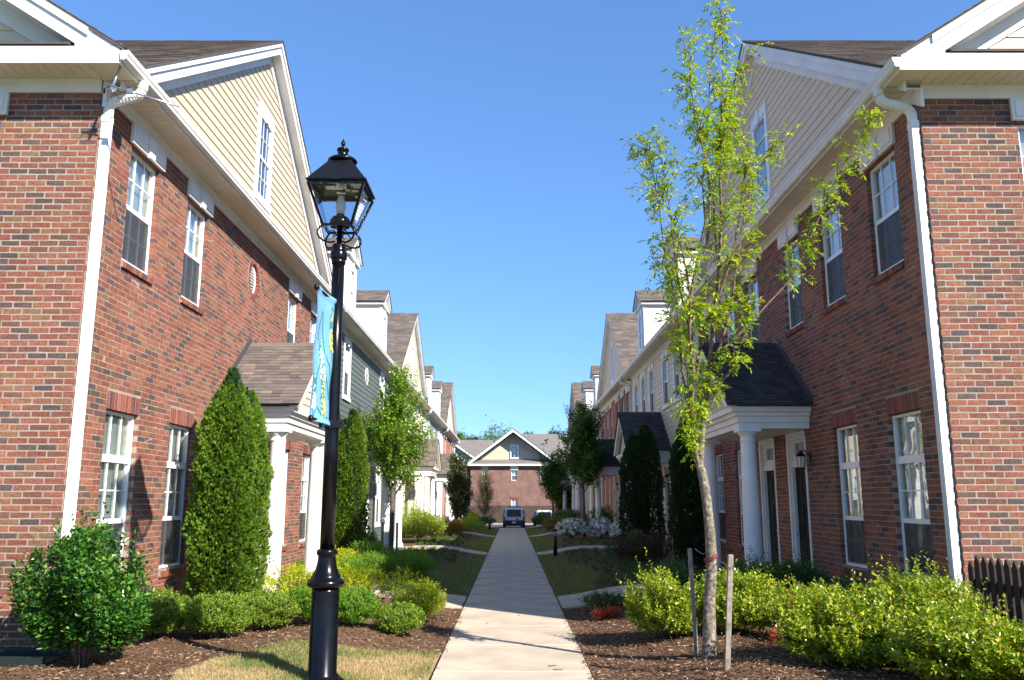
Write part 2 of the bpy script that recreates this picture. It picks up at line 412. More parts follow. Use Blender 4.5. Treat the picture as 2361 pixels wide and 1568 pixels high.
class MB:
    def __init__(s, xf=None):
        s.v = []; s.f = []; s.m = []; s.sm = []; s.xf = xf; s.mat = 0; s.smooth = False
    def _add(s, pts):
        b = len(s.v)
        s.v.extend([s.xf(p) for p in pts] if s.xf else [tuple(p) for p in pts])
        return b
    def face(s, pts):
        b = s._add(pts)
        s.f.append(tuple(range(b, b + len(pts)))); s.m.append(s.mat); s.sm.append(s.smooth)
    def _faces(s, b, fs):
        for q in fs:
            s.f.append(tuple(b + i for i in q)); s.m.append(s.mat); s.sm.append(s.smooth)
    def hexa(s, p):
        s._faces(s._add(p), [(0, 3, 2, 1), (4, 5, 6, 7), (0, 1, 5, 4), (1, 2, 6, 5), (2, 3, 7, 6), (3, 0, 4, 7)])
    def box(s, a0, a1, b0, b1, c0, c1):
        s.hexa([(a0, b0, c0), (a1, b0, c0), (a1, b1, c0), (a0, b1, c0), (a0, b0, c1), (a1, b0, c1), (a1, b1, c1), (a0, b1, c1)])
    def prism(s, poly, a0, a1):
        """poly in the (t, z) plane, extruded along n"""
        n = len(poly)
        b = s._add([(a0, p[0], p[1]) for p in poly] + [(a1, p[0], p[1]) for p in poly])
        s._faces(b, [tuple(range(n))[::-1], tuple(range(n, 2 * n))] + [(i, (i + 1) % n, n + (i + 1) % n, n + i) for i in range(n)])
    def sweep(s, poly, t0, t1):
        """poly in the (n, z) plane, extruded along t"""
        n = len(poly)
        b = s._add([(p[0], t0, p[1]) for p in poly] + [(p[0], t1, p[1]) for p in poly])
        s._faces(b, [tuple(range(n)), tuple(range(n, 2 * n))[::-1]] + [(i, (i + 1) % n, n + (i + 1) % n, n + i) for i in range(n)])
    def lathe(s, prof, cx, cy, seg=20, smooth=True):
        b = len(s.v)
        pts = []
        for r, z in prof:
            for k in range(seg):
                a = 2 * math.pi * k / seg
                pts.append((cx + r * math.cos(a), cy + r * math.sin(a), z))
        s._add(pts)
        o = s.smooth; s.smooth = smooth
        fs = []
        for j in range(len(prof) - 1):
            for k in range(seg):
                k2 = (k + 1) % seg
                fs.append((j * seg + k, j * seg + k2, (j + 1) * seg + k2, (j + 1) * seg + k))
        s._faces(b, fs)
        s.smooth = False
        s._faces(b, [tuple(range(seg))[::-1], tuple((len(prof) - 1) * seg + k for k in range(seg))])
        s.smooth = o
    def tube(s, pts, rad, seg=6, smooth=True):
        P = [Vector(p) for p in pts]
        if not hasattr(rad, '__len__'):
            rad = [rad] * len(P)
        up = Vector((0.31, 0.17, 0.93))
        out = []
        for i, p in enumerate(P):
            d = (P[min(i + 1, len(P) - 1)] - P[max(i - 1, 0)])
            d = d.normalized() if d.length > 1e-9 else Vector((0, 0, 1))
            x = d.cross(up)
            if x.length < .1:
                x = d.cross(Vector((1, 0, 0)))
            x.normalize()
            y = d.cross(x)
            for k in range(seg):
                a = 2 * math.pi * k / seg
                out.append(tuple(p + (x * math.cos(a) + y * math.sin(a)) * rad[i]))
        b = s._add(out)
        o = s.smooth; s.smooth = smooth
        fs = []
        for j in range(len(P) - 1):
            for k in range(seg):
                k2 = (k + 1) % seg
                fs.append((j * seg + k, j * seg + k2, (j + 1) * seg + k2, (j + 1) * seg + k))
        s._faces(b, fs)
        s.smooth = False
        s._faces(b, [tuple(range(seg))[::-1], tuple((len(P) - 1) * seg + k for k in range(seg))])
        s.smooth = o
    def mesh(s, name, mats, origin=None):
        me = bpy.data.meshes.new(name)
        o = ORG[0] if origin is None else origin
        me.from_pydata([(p[0] - o[0], p[1] - o[1], p[2] - o[2]) for p in s.v], [], s.f)
        for m in (mats if isinstance(mats, (list, tuple)) else [mats]):
            me.materials.append(m)
        me.polygons.foreach_set('material_index', s.m)
        me.polygons.foreach_set('use_smooth', s.sm)
        me.update()
        return me
    def build(s, name, mats, parent=None, origin=None):
        return link(name, s.mesh(name, mats, origin), parent, origin)

def link(name, me, parent=None, origin=None):
    ob = bpy.data.objects.new(name, me)
    COL.objects.link(ob)
    if parent is not None:
        ob.parent = parent
    else:
        ob.location = ORG[0] if origin is None else origin
    return ob

def np_mesh(name, verts, faces_n, nside, mat, smooth=False):
    """verts (N,k,3); faces_n list of index tuples (each nside long) repeated for every piece"""
    n, k = verts.shape[:2]
    o = np.array(ORG[0])
    v = (verts - o).reshape(-1, 3).astype(np.float32)
    fi = np.array(faces_n, dtype=np.int32)
    nf = len(fi)
    idx = (fi[None] + (np.arange(n, dtype=np.int32) * k)[:, None, None]).reshape(-1)
    me = bpy.data.meshes.new(name)
    me.vertices.add(len(v)); me.vertices.foreach_set('co', v.reshape(-1))
    me.loops.add(len(idx)); me.loops.foreach_set('vertex_index', idx)
    me.polygons.add(n * nf)
    me.polygons.foreach_set('loop_start', np.arange(0, n * nf * nside, nside, dtype=np.int32))
    me.polygons.foreach_set('loop_total', np.full(n * nf, nside, dtype=np.int32))
    me.polygons.foreach_set('use_smooth', np.full(n * nf, bool(smooth)))
    me.materials.append(mat)
    me.update(calc_edges=True)
    return me

BOXF = [(0, 3, 2, 1), (4, 5, 6, 7), (0, 1, 5, 4), (1, 2, 6, 5), (2, 3, 7, 6), (3, 0, 4, 7)]
def corners(lo, hi):
    """(N,3),(N,3) -> (N,8,3) in the order hexa() uses"""
    a0, b0, c0 = lo.T; a1, b1, c1 = hi.T
    return np.stack([np.stack(p, -1) for p in [(a0, b0, c0), (a1, b0, c0), (a1, b1, c0), (a0, b1, c0), (a0, b0, c1), (a1, b0, c1), (a1, b1, c1), (a0, b1, c1)]], 1)

def thing(name, label, cat, loc=(0, 0, 0), group=None):
    o = bpy.data.objects.new(name, None)
    COL.objects.link(o)
    o.empty_display_size = .3
    o.location = loc
    o['label'] = label; o['category'] = cat
    if group: o['group'] = group
    ORG[0] = Vector(loc)
    return o

def tag(o, label, cat, group=None):
    o['label'] = label; o['category'] = cat
    if group: o['group'] = group
    return o

def stuff(o):
    o['kind'] = 'stuff'
    return o

def structure(o, label=None):
    o['kind'] = 'structure'
    if label: o['label'] = label
    return o

def copy_tree(o, parent=None, loc=None):
    c = o.copy(); COL.objects.link(c)
    c.parent = parent
    if loc is not None: c.location = loc
    for ch in o.children:
        copy_tree(ch, c)
    return c

def project(x, y, z):
    z = z - H_EYE
    c, s = math.cos(PITCH), math.sin(PITCH)
    d = y * c + z * s
    return 1180.5 + 1953 * x / d, 784 - 1953 * (z * c - y * s) / d, d

# ------------------------------------------------------------------ ground shape
def sstep(x):
    x = min(1, max(0, x)); return x * x * (3 - 2 * x)
def bed_h(x, y):
    """ground height: flat at the path, rising into planted beds, falling away beyond the row"""
    a = abs(x)
    h = .20 * sstep((a - .86) / 1.5)
    if a > .9:
        h += .018 * math.sin(3.1 * x + 1.3 * y) * math.sin(2.3 * y - .7 * x) * sstep((a - .9) / .6)
    if y > 56:
        h -= .62 * sstep((y - 56) / 14)
    return h

# ------------------------------------------------------------------ house pieces
FX = {-1: 4.72, 1: 4.75}
FY0 = {-1: 9.05, 1: 9.20}
COURSE, BLEN, JT = .0705, .2145, .0112

def fac(s):
    X = FX[s]
    return lambda p: (s * (X - p[0]), p[1], p[2])
def front(s):
    X, Y = FX[s], FY0[s]
    return lambda p: (s * (X + p[1]), Y - p[0], p[2])
def np_xf(kind, s, A):
    B = A.copy()
    X, Y = FX[s], FY0[s]
    if kind == 'fac':
        B[..., 0] = s * (X - A[..., 0]); B[..., 1] = A[..., 1]
    else:
        B[..., 0] = s * (X + A[..., 1]); B[..., 1] = Y - A[..., 0]
    return B

def subtract(iv, holes):
    out = [iv]
    for h0, h1 in holes:
        nxt = []
        for a, b in out:
            if h1 <= a or h0 >= b: nxt.append((a, b)); continue
            if h0 > a: nxt.append((a, h0))
            if h1 < b: nxt.append((h1, b))
        out = nxt
    return out

def brick_rows(t0, t1, z0, z1, holes, round_hole=None):
    out = []
    k = 0
    z = z1
    while z - COURSE > z0 - .02:
        zb, zt = z - COURSE, z
        mid = (zb + zt) / 2
        hs = [(h[0], h[1]) for h in holes if h[2] < mid < h[3]]
        if round_hole:
            c, zc, r = round_hole
            if abs(mid - zc) < r:
                w = math.sqrt(r * r - (mid - zc) ** 2); hs.append((c - w, c + w))
        free = subtract((t0, t1), hs)
        off = (k % 2) * BLEN / 2
        j0 = int(math.floor((t0 - off) / BLEN)) - 1
        j1 = int(math.ceil((t1 - off) / BLEN)) + 1
        for j in range(j0, j1):
            ba, bb = j * BLEN + off, (j + 1) * BLEN + off
            for a, b in free:
                x0, x1 = max(ba, a), min(bb, b)
                if x1 - x0 < .03: continue
                out.append((x0 + (JT / 2 if x0 == ba else .001), x1 - (JT / 2 if x1 == bb else .001), zb + JT / 2, zt - JT / 2))
        z -= COURSE; k += 1
    return np.array(out)

def brick_corners(B, depth=.09, rng=rng):
    n = len(B)
    jt = lambda s: rng.uniform(-s, s, n)
    hi_n = rng.uniform(.0002, .0016, n)
    lo = np.stack([np.full(n, -depth), B[:, 0] + jt(.0025), B[:, 2] + jt(.0018)], 1)
    hi = np.stack([hi_n, B[:, 1] + jt(.0025), B[:, 3] + jt(.0018)], 1)
    C = corners(lo, hi)
    C += rng.uniform(-.0016, .0016, C.shape)
    return C

def slab_with_holes(mb, n0, n1, t0, t1, z0, z1, holes, round_hole=None):
    zs = {z0, z1}
    for h in holes:
        for z in (h[2], h[3]):
            if z0 < z < z1: zs.add(z)
    if round_hole:
        c, zc, r = round_hole
        for i in range(-8, 9): zs.add(zc + r * i / 8)
    zs = sorted(zs)
    for a, b in zip(zs[:-1], zs[1:]):
        mid = (a + b) / 2
        hs = [(h[0], h[1]) for h in holes if h[2] < mid < h[3]]
        if round_hole and abs(mid - round_hole[1]) < round_hole[2]:
            w = math.sqrt(round_hole[2] ** 2 - (mid - round_hole[1]) ** 2)
            hs.append((round_hole[0] - w, round_hole[0] + w))
        for x0, x1 in subtract((t0, t1), hs):
            mb.box(n0, n1, x0, x1, a, b)

def unit_bricks(mat):
    """six slightly different one-metre brick blanks (chamfered front), shared by the separate bricks"""
    ms = []
    r = np.random.default_rng(11)
    for k in range(6):
        mb = MB()
        j = lambda s=.02: float(r.uniform(-s, s))
        b = [(0, 0, 0), (0, 1, 0), (0, 1, 1), (0, 0, 1)]
        m = [(.93, j(.01), j()), (.93, 1 + j(.01), j()), (.93, 1 + j(.01), 1 + j()), (.93, j(.01), 1 + j())]
        f = [(1 + j(), .018 + j(.008), .06 + j()), (1 + j(), .982 + j(.008), .06 + j()), (1 + j(), .982 + j(.008), .94 + j()), (1 + j(), .018 + j(.008), .94 + j())]
        base = mb._add(b + m + f)
        fs = [(0, 3, 2, 1), (8, 9, 10, 11)]
        for q in (0, 4):
            for i in range(4):
                fs.append((q + i, q + (i + 1) % 4, q + 4 + (i + 1) % 4, q + 4 + i))
        mb._faces(base, fs)
        ms.append(mb.mesh('brick', mat, (0, 0, 0)))
    return ms

def place_bricks(root, s, fields, mat, n_single=300):
    """fields: list of (kind, array(t0,t1,z0,z1)); the largest in view become objects, the rest one joined part"""
    items = []
    for kind, B in fields:
        for i, b in enumerate(B):
            p = (0, (b[0] + b[1]) / 2, (b[2] + b[3]) / 2)
            w = (fac(s) if kind == 'fac' else front(s))(p)
            u, v, d = project(*w)
            inside = 6 < u < 2355 and 6 < v < 1562
            if kind == 'fac':
                f = abs(w[0]) / max(w[1], .1)
            else:
                f = 1.0
            items.append((-(b[1] - b[0]) * (b[3] - b[2]) / d ** 2 * f * (1 if inside else .001), kind, i))
    items.sort()
    single = {}
    for _, k, i in items[:n_single]:
        single.setdefault(k, set()).add(i)
    allc = []
    um = unit_bricks(mat) if n_single else None
    for kind, B in fields:
        sel = single.get(kind, set())
        mask = np.array([i not in sel for i in range(len(B))])
        if mask.any():
            allc.append(np_xf(kind, s, brick_corners(B[mask])))
        for i in sorted(sel):
            b = B[i]
            me = um[R.randrange(6)]
            o = bpy.data.objects.new('brick', me)
            COL.objects.link(o); o.parent = root
            n0 = -.09; dn = .09 + R.uniform(.0004, .0018)
            w0 = (fac(s) if kind == 'fac' else front(s))((n0, b[0], b[2]))
            o.location = Vector(w0) - ORG[0]
            jz = R.uniform(-.001, .001)
            if kind == 'fac':
                o.scale = (-s * dn, b[1] - b[0], b[3] - b[2] + jz)
            else:
                o.rotation_euler = (0, 0, 0)
                # depth axis runs towards -y, length axis runs outward along s*x
                o.matrix_basis = Matrix.Translation(Vector(w0) - ORG[0]) @ Matrix(((0, s * (b[1] - b[0]), 0, 0), (-dn, 0, 0, 0), (0, 0, b[3] - b[2] + jz, 0), (0, 0, 0, 1)))
    me = np_mesh('brickwork', np.concatenate(allc), [BOXF[k] for k in (0, 1, 2, 3, 4, 5)], 4, mat)
    stuff(link('brickwork', me, root))

def soldier(tc, w, z0, h, pitch=.0705):
    n = max(3, int(round(w / pitch)))
    p = w / n
    return np.array([(tc - w / 2 + i * p + .0085, tc - w / 2 + (i + 1) * p - .0085, z0, z0 + h) for i in range(n)])

def hexa_mesh(name, C, mat, parent, single=False):
    if single:
        for c in C:
            link(name, np_mesh(name, c[None], BOXF, 4, mat), parent)
    else:
        return stuff(link(name, np_mesh(name, C, BOXF, 4, mat), parent))

def lap_boards(kind, s, t0, t1, z0, z1, holes, mat, parent, expo=.15, clip=None, single=False, name='siding_board', base=0.0):
    """overlapping siding boards; clip(z) -> (ta, tb) cuts the ends along a rake"""
    out = []
    z = z0
    while z < z1 - .01:
        zt = min(z + expo, z1)
        mid = (z + zt) / 2
        hs = [(h[0], h[1]) for h in holes if h[2] < mid < h[3]]
        for a, b in subtract((t0, t1), hs):
            if clip:
                ca0, cb0 = clip(z); ca1, cb1 = clip(zt)
                a0, b0, a1, b1 = max(a, ca0), min(b, cb0), max(a, ca1), min(b, cb1)
                if b1 - a1 < 0:
                    m = (max(a1, 0) + b1) / 2; a1 = b1 = m
                if b0 - a0 < .02: continue
                if a1 < a0 and b1 < a0: continue
            else:
                a0 = a1 = a; b0 = b1 = b
            L = a0, b0, a1, b1
            out.append([(base - .004, a0, z), (base + .022, a0, z), (base + .022, b0, z), (base - .004, b0, z),
                        (base - .004, a1, zt + .012), (base + .007, a1, zt + .012), (base + .007, b1, zt + .012), (base - .004, b1, zt + .012)])
        z += expo
    if not out: return
    C = np_xf(kind, s, np.array(out, dtype=float))
    hexa_mesh(name if single else 'siding', C, mat, parent, single)

def shingle_field(O, A, B, Lb, span, mat, parent, expo=.14, tab=.30, single=False, tn=.009, name='shingle', seed=1):
    """tabs on a roof plane: O origin, A unit vector along the eave, B unit vector up the slope, span(b)->(a0,a1)"""
    r = np.random.default_rng(seed)
    O = np.array(O, float); A = np.array(A, float); B = np.array(B, float)
    Nn = np.cross(A, B); Nn /= np.linalg.norm(Nn)
    if Nn[2] < 0: Nn = -Nn
    out = []
    rows = int(math.ceil(Lb / expo))
    for k in range(rows):
        b0 = k * expo; b1 = min(b0 + expo, Lb)
        p0, q0 = span(b0); p1, q1 = span(b1)
        lo, hi = min(p0, p1), max(q0, q1)
        a = lo - r.uniform(0, tab)
        while a < hi:
            w = tab * r.uniform(.75, 1.3)
            x0, x1 = a, a + w
            a += w
            l0, r0 = max(x0, p0), min(x1, q0)
            l1, r1 = max(x0, p1), min(x1, q1)
            if r0 - l0 < .01 and r1 - l1 < .01: continue
            if r0 < l0: l0 = r0 = min(max((l0 + r0) / 2, p0), q0)
            if r1 < l1: l1 = r1 = min(max((l1 + r1) / 2, p1), q1)
            h = tn + r.uniform(-.002, .004)
            base = .004
            lo4 = [O + A * l0 + B * (b0 - r.uniform(0, .006)), O + A * (r0 - .003) + B * (b0 - r.uniform(0, .006)), O + A * (r1 - .003) + B * (b1 + .01), O + A * l1 + B * (b1 + .01)]
            out.append([lo4[0] + Nn * base, lo4[1] + Nn * base, lo4[2] + Nn * (base - .003), lo4[3] + Nn * (base - .003),
                        lo4[0] + Nn * (base + h), lo4[1] + Nn * (base + h), lo4[2] + Nn * (base + .002), lo4[3] + Nn * (base + .002)])
    if out:
        hexa_mesh(name if single else 'shingles', np.array(out), mat, parent, single)

# ------------------------------------------------------------------ windows (built once per kind, then copied)
WPROTO = {}
def window_proto(kind, orient):
    """kind: brick_lower, brick_upper, siding_lower, siding_upper, gable, dormer.  orient: 'L','R' side walls, 'F' front wall, 'Z' other"""
    key = (kind, orient)
    if key in WPROTO: return WPROTO[key]
    sgn = {'L': -1, 'R': 1}.get(orient, 1)
    xf = (lambda p: (p[1], -p[0], p[2])) if orient == 'F' else (lambda p: (-sgn * p[0], p[1], p[2]))
    brick = kind.startswith('brick')
    W, Hh = {'brick_lower': (.86, 1.95), 'brick_upper': (.84, 1.46), 'siding_lower': (.80, 1.75), 'siding_upper': (.80, 1.45),
             'gable': (.74, 1.55), 'dormer': (.62, 1.2), 'brick_wide': (.9, 1.46)}[kind]
    f = .034
    dn = -.085 if brick else (.012 if kind in ('gable', 'dormer') else -.03)   # glass plane depth from wall face
    o0 = ORG[0]; ORG[0] = Vector((0, 0, 0))
    lower = kind == 'brick_lower'
    sash_top = Hh - .60 if lower else Hh
    mid = sash_top * .49 if not lower else .66
    mb = MB(xf)
    fo = dn + .03
    mb.mat = 0
    mb.box(dn - .03, fo, -W / 2, -W / 2 + f, 0, Hh); mb.box(dn - .03, fo, W / 2 - f, W / 2, 0, Hh)
    mb.box(dn - .03, fo, -W / 2 + f, W / 2 - f, Hh - f, Hh); mb.box(dn - .03, fo + .012, -W / 2 + f, W / 2 - f, 0, f)
    if lower:
        mb.box(dn - .03, fo - .003, -W / 2 + f, W / 2 - f, sash_top, sash_top + .09)
    mb.box(dn - .02, fo - .008, -W / 2 + f, W / 2 - f, mid - .028, mid + .028)
    # inner sash stiles
    mb.box(dn - .012, fo - .010, -W / 2 + f, -W / 2 + f + .016, f, mid - .028); mb.box(dn - .012, fo - .010, W / 2 - f - .016, W / 2 - f, f, mid - .028)
    # cream inner jambs behind the glass
    mb.mat = 1
    for sd in (-1, 1):
        a, b = sorted((sd * (W / 2 - .03), sd * (W / 2 - .012)))
        mb.box(dn - .26, dn - .031, a, b, 0, Hh)
    mb.box(dn - .26, dn - .031, -W / 2 + .03, W / 2 - .03, 0, .02)
    mb.mat = 0
    if not brick:                              # casing, header with small keystone, sill
        c = .10
        mb.box(0, .04, -W / 2 - c, -W / 2, -.02, Hh + .02); mb.box(0, .04, W / 2, W / 2 + c, -.02, Hh + .02)
        mb.box(0, .045, -W / 2 - c, W / 2 + c, Hh + .021, Hh + .20)
        mb.box(0, .062, -W / 2 - c - .02, W / 2 + c + .02, -.13, -.021)
        mb.box(.046, .07, -.06, .06, Hh - .03, Hh + .23)
    root = mb.build('window', [M['frame'], M['jamb']])
    def pane(z0, z1):
        g = MB(xf); g.box(dn - .004, dn + .002, -W / 2 + f + .002, W / 2 - f - .002, z0, z1)
        g.build('pane', M['glass'], root)
    def bars(z0, z1, nh):
        g = MB(xf)
        iw = W - 2 * f
        for k in (1, 2):
            t = -W / 2 + f + iw * k / 3
            bw = .0055 if kind in ('gable', 'dormer') else .008
            g.box(dn + .004, dn + (.009 if bw < .006 else .016), t - bw, t + bw, z0, z1)
        for k in range(1, nh):
            z = z0 + (z1 - z0) * k / nh
            g.box(dn + .0041, dn + .0155, -W / 2 + f, W / 2 - f, z - .008, z + .008)
        stuff(g.build('glazing_bars', M['frame'], root))
    if lower:
        pane(sash_top + .092, Hh - f - .002); bars(sash_top + .092, Hh - f, 1)
    top = sash_top - (f if not lower else 0)
    pane(mid + .03, top); bars(mid + .03, top, 2)
    pane(f, mid - .03); bars(f, mid - .03, 2)
    if kind not in ('gable', 'dormer'):
        g = MB(xf); g.box(fo - .009, fo - .006, -W / 2 + f + .024, W / 2 - f - .024, f + .014, mid - .03)
        g.build('insect_screen', M['screen'], root)
        g = MB(xf)
        z = .03
        while z < Hh - .05:
            g.hexa([(dn - .066, -W / 2 + .035, z), (dn - .056, -W / 2 + .035, z + .023), (dn - .056, W / 2 - .035, z + .023), (dn - .066, W / 2 - .035, z),
                    (dn - .0645, -W / 2 + .035, z), (dn - .0545, -W / 2 + .035, z + .023), (dn - .0545, W / 2 - .035, z + .023), (dn - .0645, W / 2 - .035, z)])
            z += .026
        stuff(g.build('blind', M['blind'], root))
    ORG[0] = o0
    WPROTO[key] = (root, W, Hh)
    root['proto'] = 1
    return WPROTO[key]

PROTO_USED = set()
def put_window(parent, kind, orient, loc, rot=0.0):
    root, W, Hh = window_proto(kind, orient)
    o = copy_tree(root, parent, Vector(loc) - ORG[0])
    if 'proto' in o: del o['proto']
    if rot: o.rotation_euler = (0, 0, rot)
    return o

def sill_and_lintel(root, s, kind, tc, w, z0, z1, upper, extra):
    """brick sill + soldier course, or white keystone lintel; returns holes for the brick field"""
    hole = (tc - w / 2, tc + w / 2, z0, z1)
    holes = [hole]
    xf = fac(s) if kind == 'fac' else front(s)
    B = soldier(tc, w + .04, z0 - .105, .10)
    C = corners(np.stack([np.full(len(B), -.10), B[:, 0], B[:, 2]], 1), np.stack([np.full(len(B), .032) + rng.uniform(-.003, .003, len(B)), B[:, 1], B[:, 3]], 1))
    C[:, 5:7, 2] -= .025
    C += rng.uniform(-.0015, .0015, C.shape)
    extra.append(np_xf(kind, s, C))
    ms = MB(xf)
    ms.box(-.10, .026, tc - w / 2 - .012, tc + w / 2 + .012, z0 - .099, z0 - .034)
    ms.build('sill_mortar', M['mortar'], root)
    if upper:
        mb = MB(xf)
        zt = 6.305
        mb.box(.006, .045, tc - w / 2 - .07, tc + w / 2 + .07, z1 + .02, zt)
        mb.box(.046, .062, tc - w / 2 - .03, tc - .115, z1 + .06, zt - .03)
        mb.box(.046, .062, tc + .115, tc + w / 2 + .03, z1 + .06, zt - .03)
        mb.hexa([(.046, tc - .07, z1 - .01), (.085, tc - .07, z1 - .01), (.085, tc + .07, z1 - .01), (.046, tc + .07, z1 - .01),
                 (.046, tc - .095, zt - .003), (.085, tc - .095, zt - .003), (.085, tc + .095, zt - .003), (.046, tc + .095, zt - .003)])
        mb.build('keystone_lintel', M['white'], root)
        mb = MB(xf)
        mb.box(-.10, .004, tc - w / 2 - .05, tc + w / 2 + .05, z1 + .001, z1 + .019)
        mb.build('steel_lintel', M['steel_red'], root)
    else:
        B = soldier(tc, w + .03, z1 + .004, .208)
        C = corners(np.stack([np.full(len(B), -.10), B[:, 0], B[:, 2]], 1), np.stack([np.full(len(B), .0035) + rng.uniform(-.0015, .002, len(B)), B[:, 1], B[:, 3]], 1))
        C += rng.uniform(-.0015, .0015, C.shape)
        extra.append(np_xf(kind, s, C))
        holes.append((tc - w / 2 - .02, tc + w / 2 + .02, z1, z1 + .213))
    holes.append((tc - w / 2 - .025, tc + w / 2 + .025, z0 - .108, z0))
    return hole, holes

def door(root, s, tc, white_surround=True, side=1):
    """front door leaf with transom, in a white frame; 0.9 m wide overall"""
    xf = fac(s)
    z0, z1, zt = .21, 2.26, 2.80
    w = .90
    mb = MB(xf)
    f = .085
    mb.box(-.14, -.03, tc - w / 2, tc - w / 2 + f, z0, zt); mb.box(-.14, -.03, tc + w / 2 - f, tc + w / 2, z0, zt)
    mb.box(-.14, -.03, tc - w / 2 + f, tc + w / 2 - f, zt - f, zt); mb.box(-.14, -.028, tc - w / 2 + f, tc + w / 2 - f, z1, z1 + .10)
    mb.box(-.029, .012, tc - w / 2 - .03, tc - w / 2 + .04, z0, zt + .03); mb.box(-.029, .012, tc + w / 2 - .04, tc + w / 2 + .03, z0, zt + .03)
    mb.box(-.029, .014, tc - w / 2 - .03, tc + w / 2 + .03, zt + .03 - .075, zt + .035)
    ru, rl, rr = .1, .1, .1
    mb.box(-.13, -.06, tc - w / 2 + f, tc + w / 2 - f, z1 + .10, z1 + .10 + .09); mb.box(-.13, -.06, tc - w / 2 + f, tc + w / 2 - f, zt - f - .05, zt - f - .0005)
    mb.box(-.13, -.06, tc - w / 2 + f, tc - w / 2 + f + .09, z1 + .19, zt - f - .05); mb.box(-.13, -.06, tc + w / 2 - f - .09, tc + w / 2 - f, z1 + .19, zt - f - .05)
    mb.box(-.12, -.065, tc - .008, tc + .008, z1 + .19, zt - f - .05)
    d = mb.build('door', [M['white']], root)
    mb = MB(xf)
    mb.box(-.11, -.085, tc - w / 2 + f, tc + w / 2 - f, z0, z1)
    hw = w / 2 - f
    for a, b in ((-hw + .09, -.04), (.04, hw - .09)):
        for c, e in ((.15, .75), (.85, 1.45), (1.55, 1.92)):
            mb.box(-.084, -.076, tc + a, tc + b, z0 + c, z0 + e)
    mb.build('door_leaf', M['door'], d)
    mb = MB(xf); mb.box(-.1, -.094, tc - w / 2 + f + .09, tc + w / 2 - f - .09, z1 + .19, zt - f - .05)
    mb.build('transom_pane', M['glass'], d)
    mb = MB(xf)
    mb.tube([(-.085, tc + side * (hw - .06), 1.18), (-.04, tc + side * (hw - .06), 1.18), (-.035, tc + side * (hw - .16), 1.18)], .012, 6)
    mb.tube([(-.085, tc + side * (hw - .06), 1.33), (-.06, tc + side * (hw - .06), 1.33)], .022, 8)
    mb.build('door_handle', M['wire'], d)
    return (tc - w / 2 - .03, tc + w / 2 + .03, z0 - .4, zt + .035)

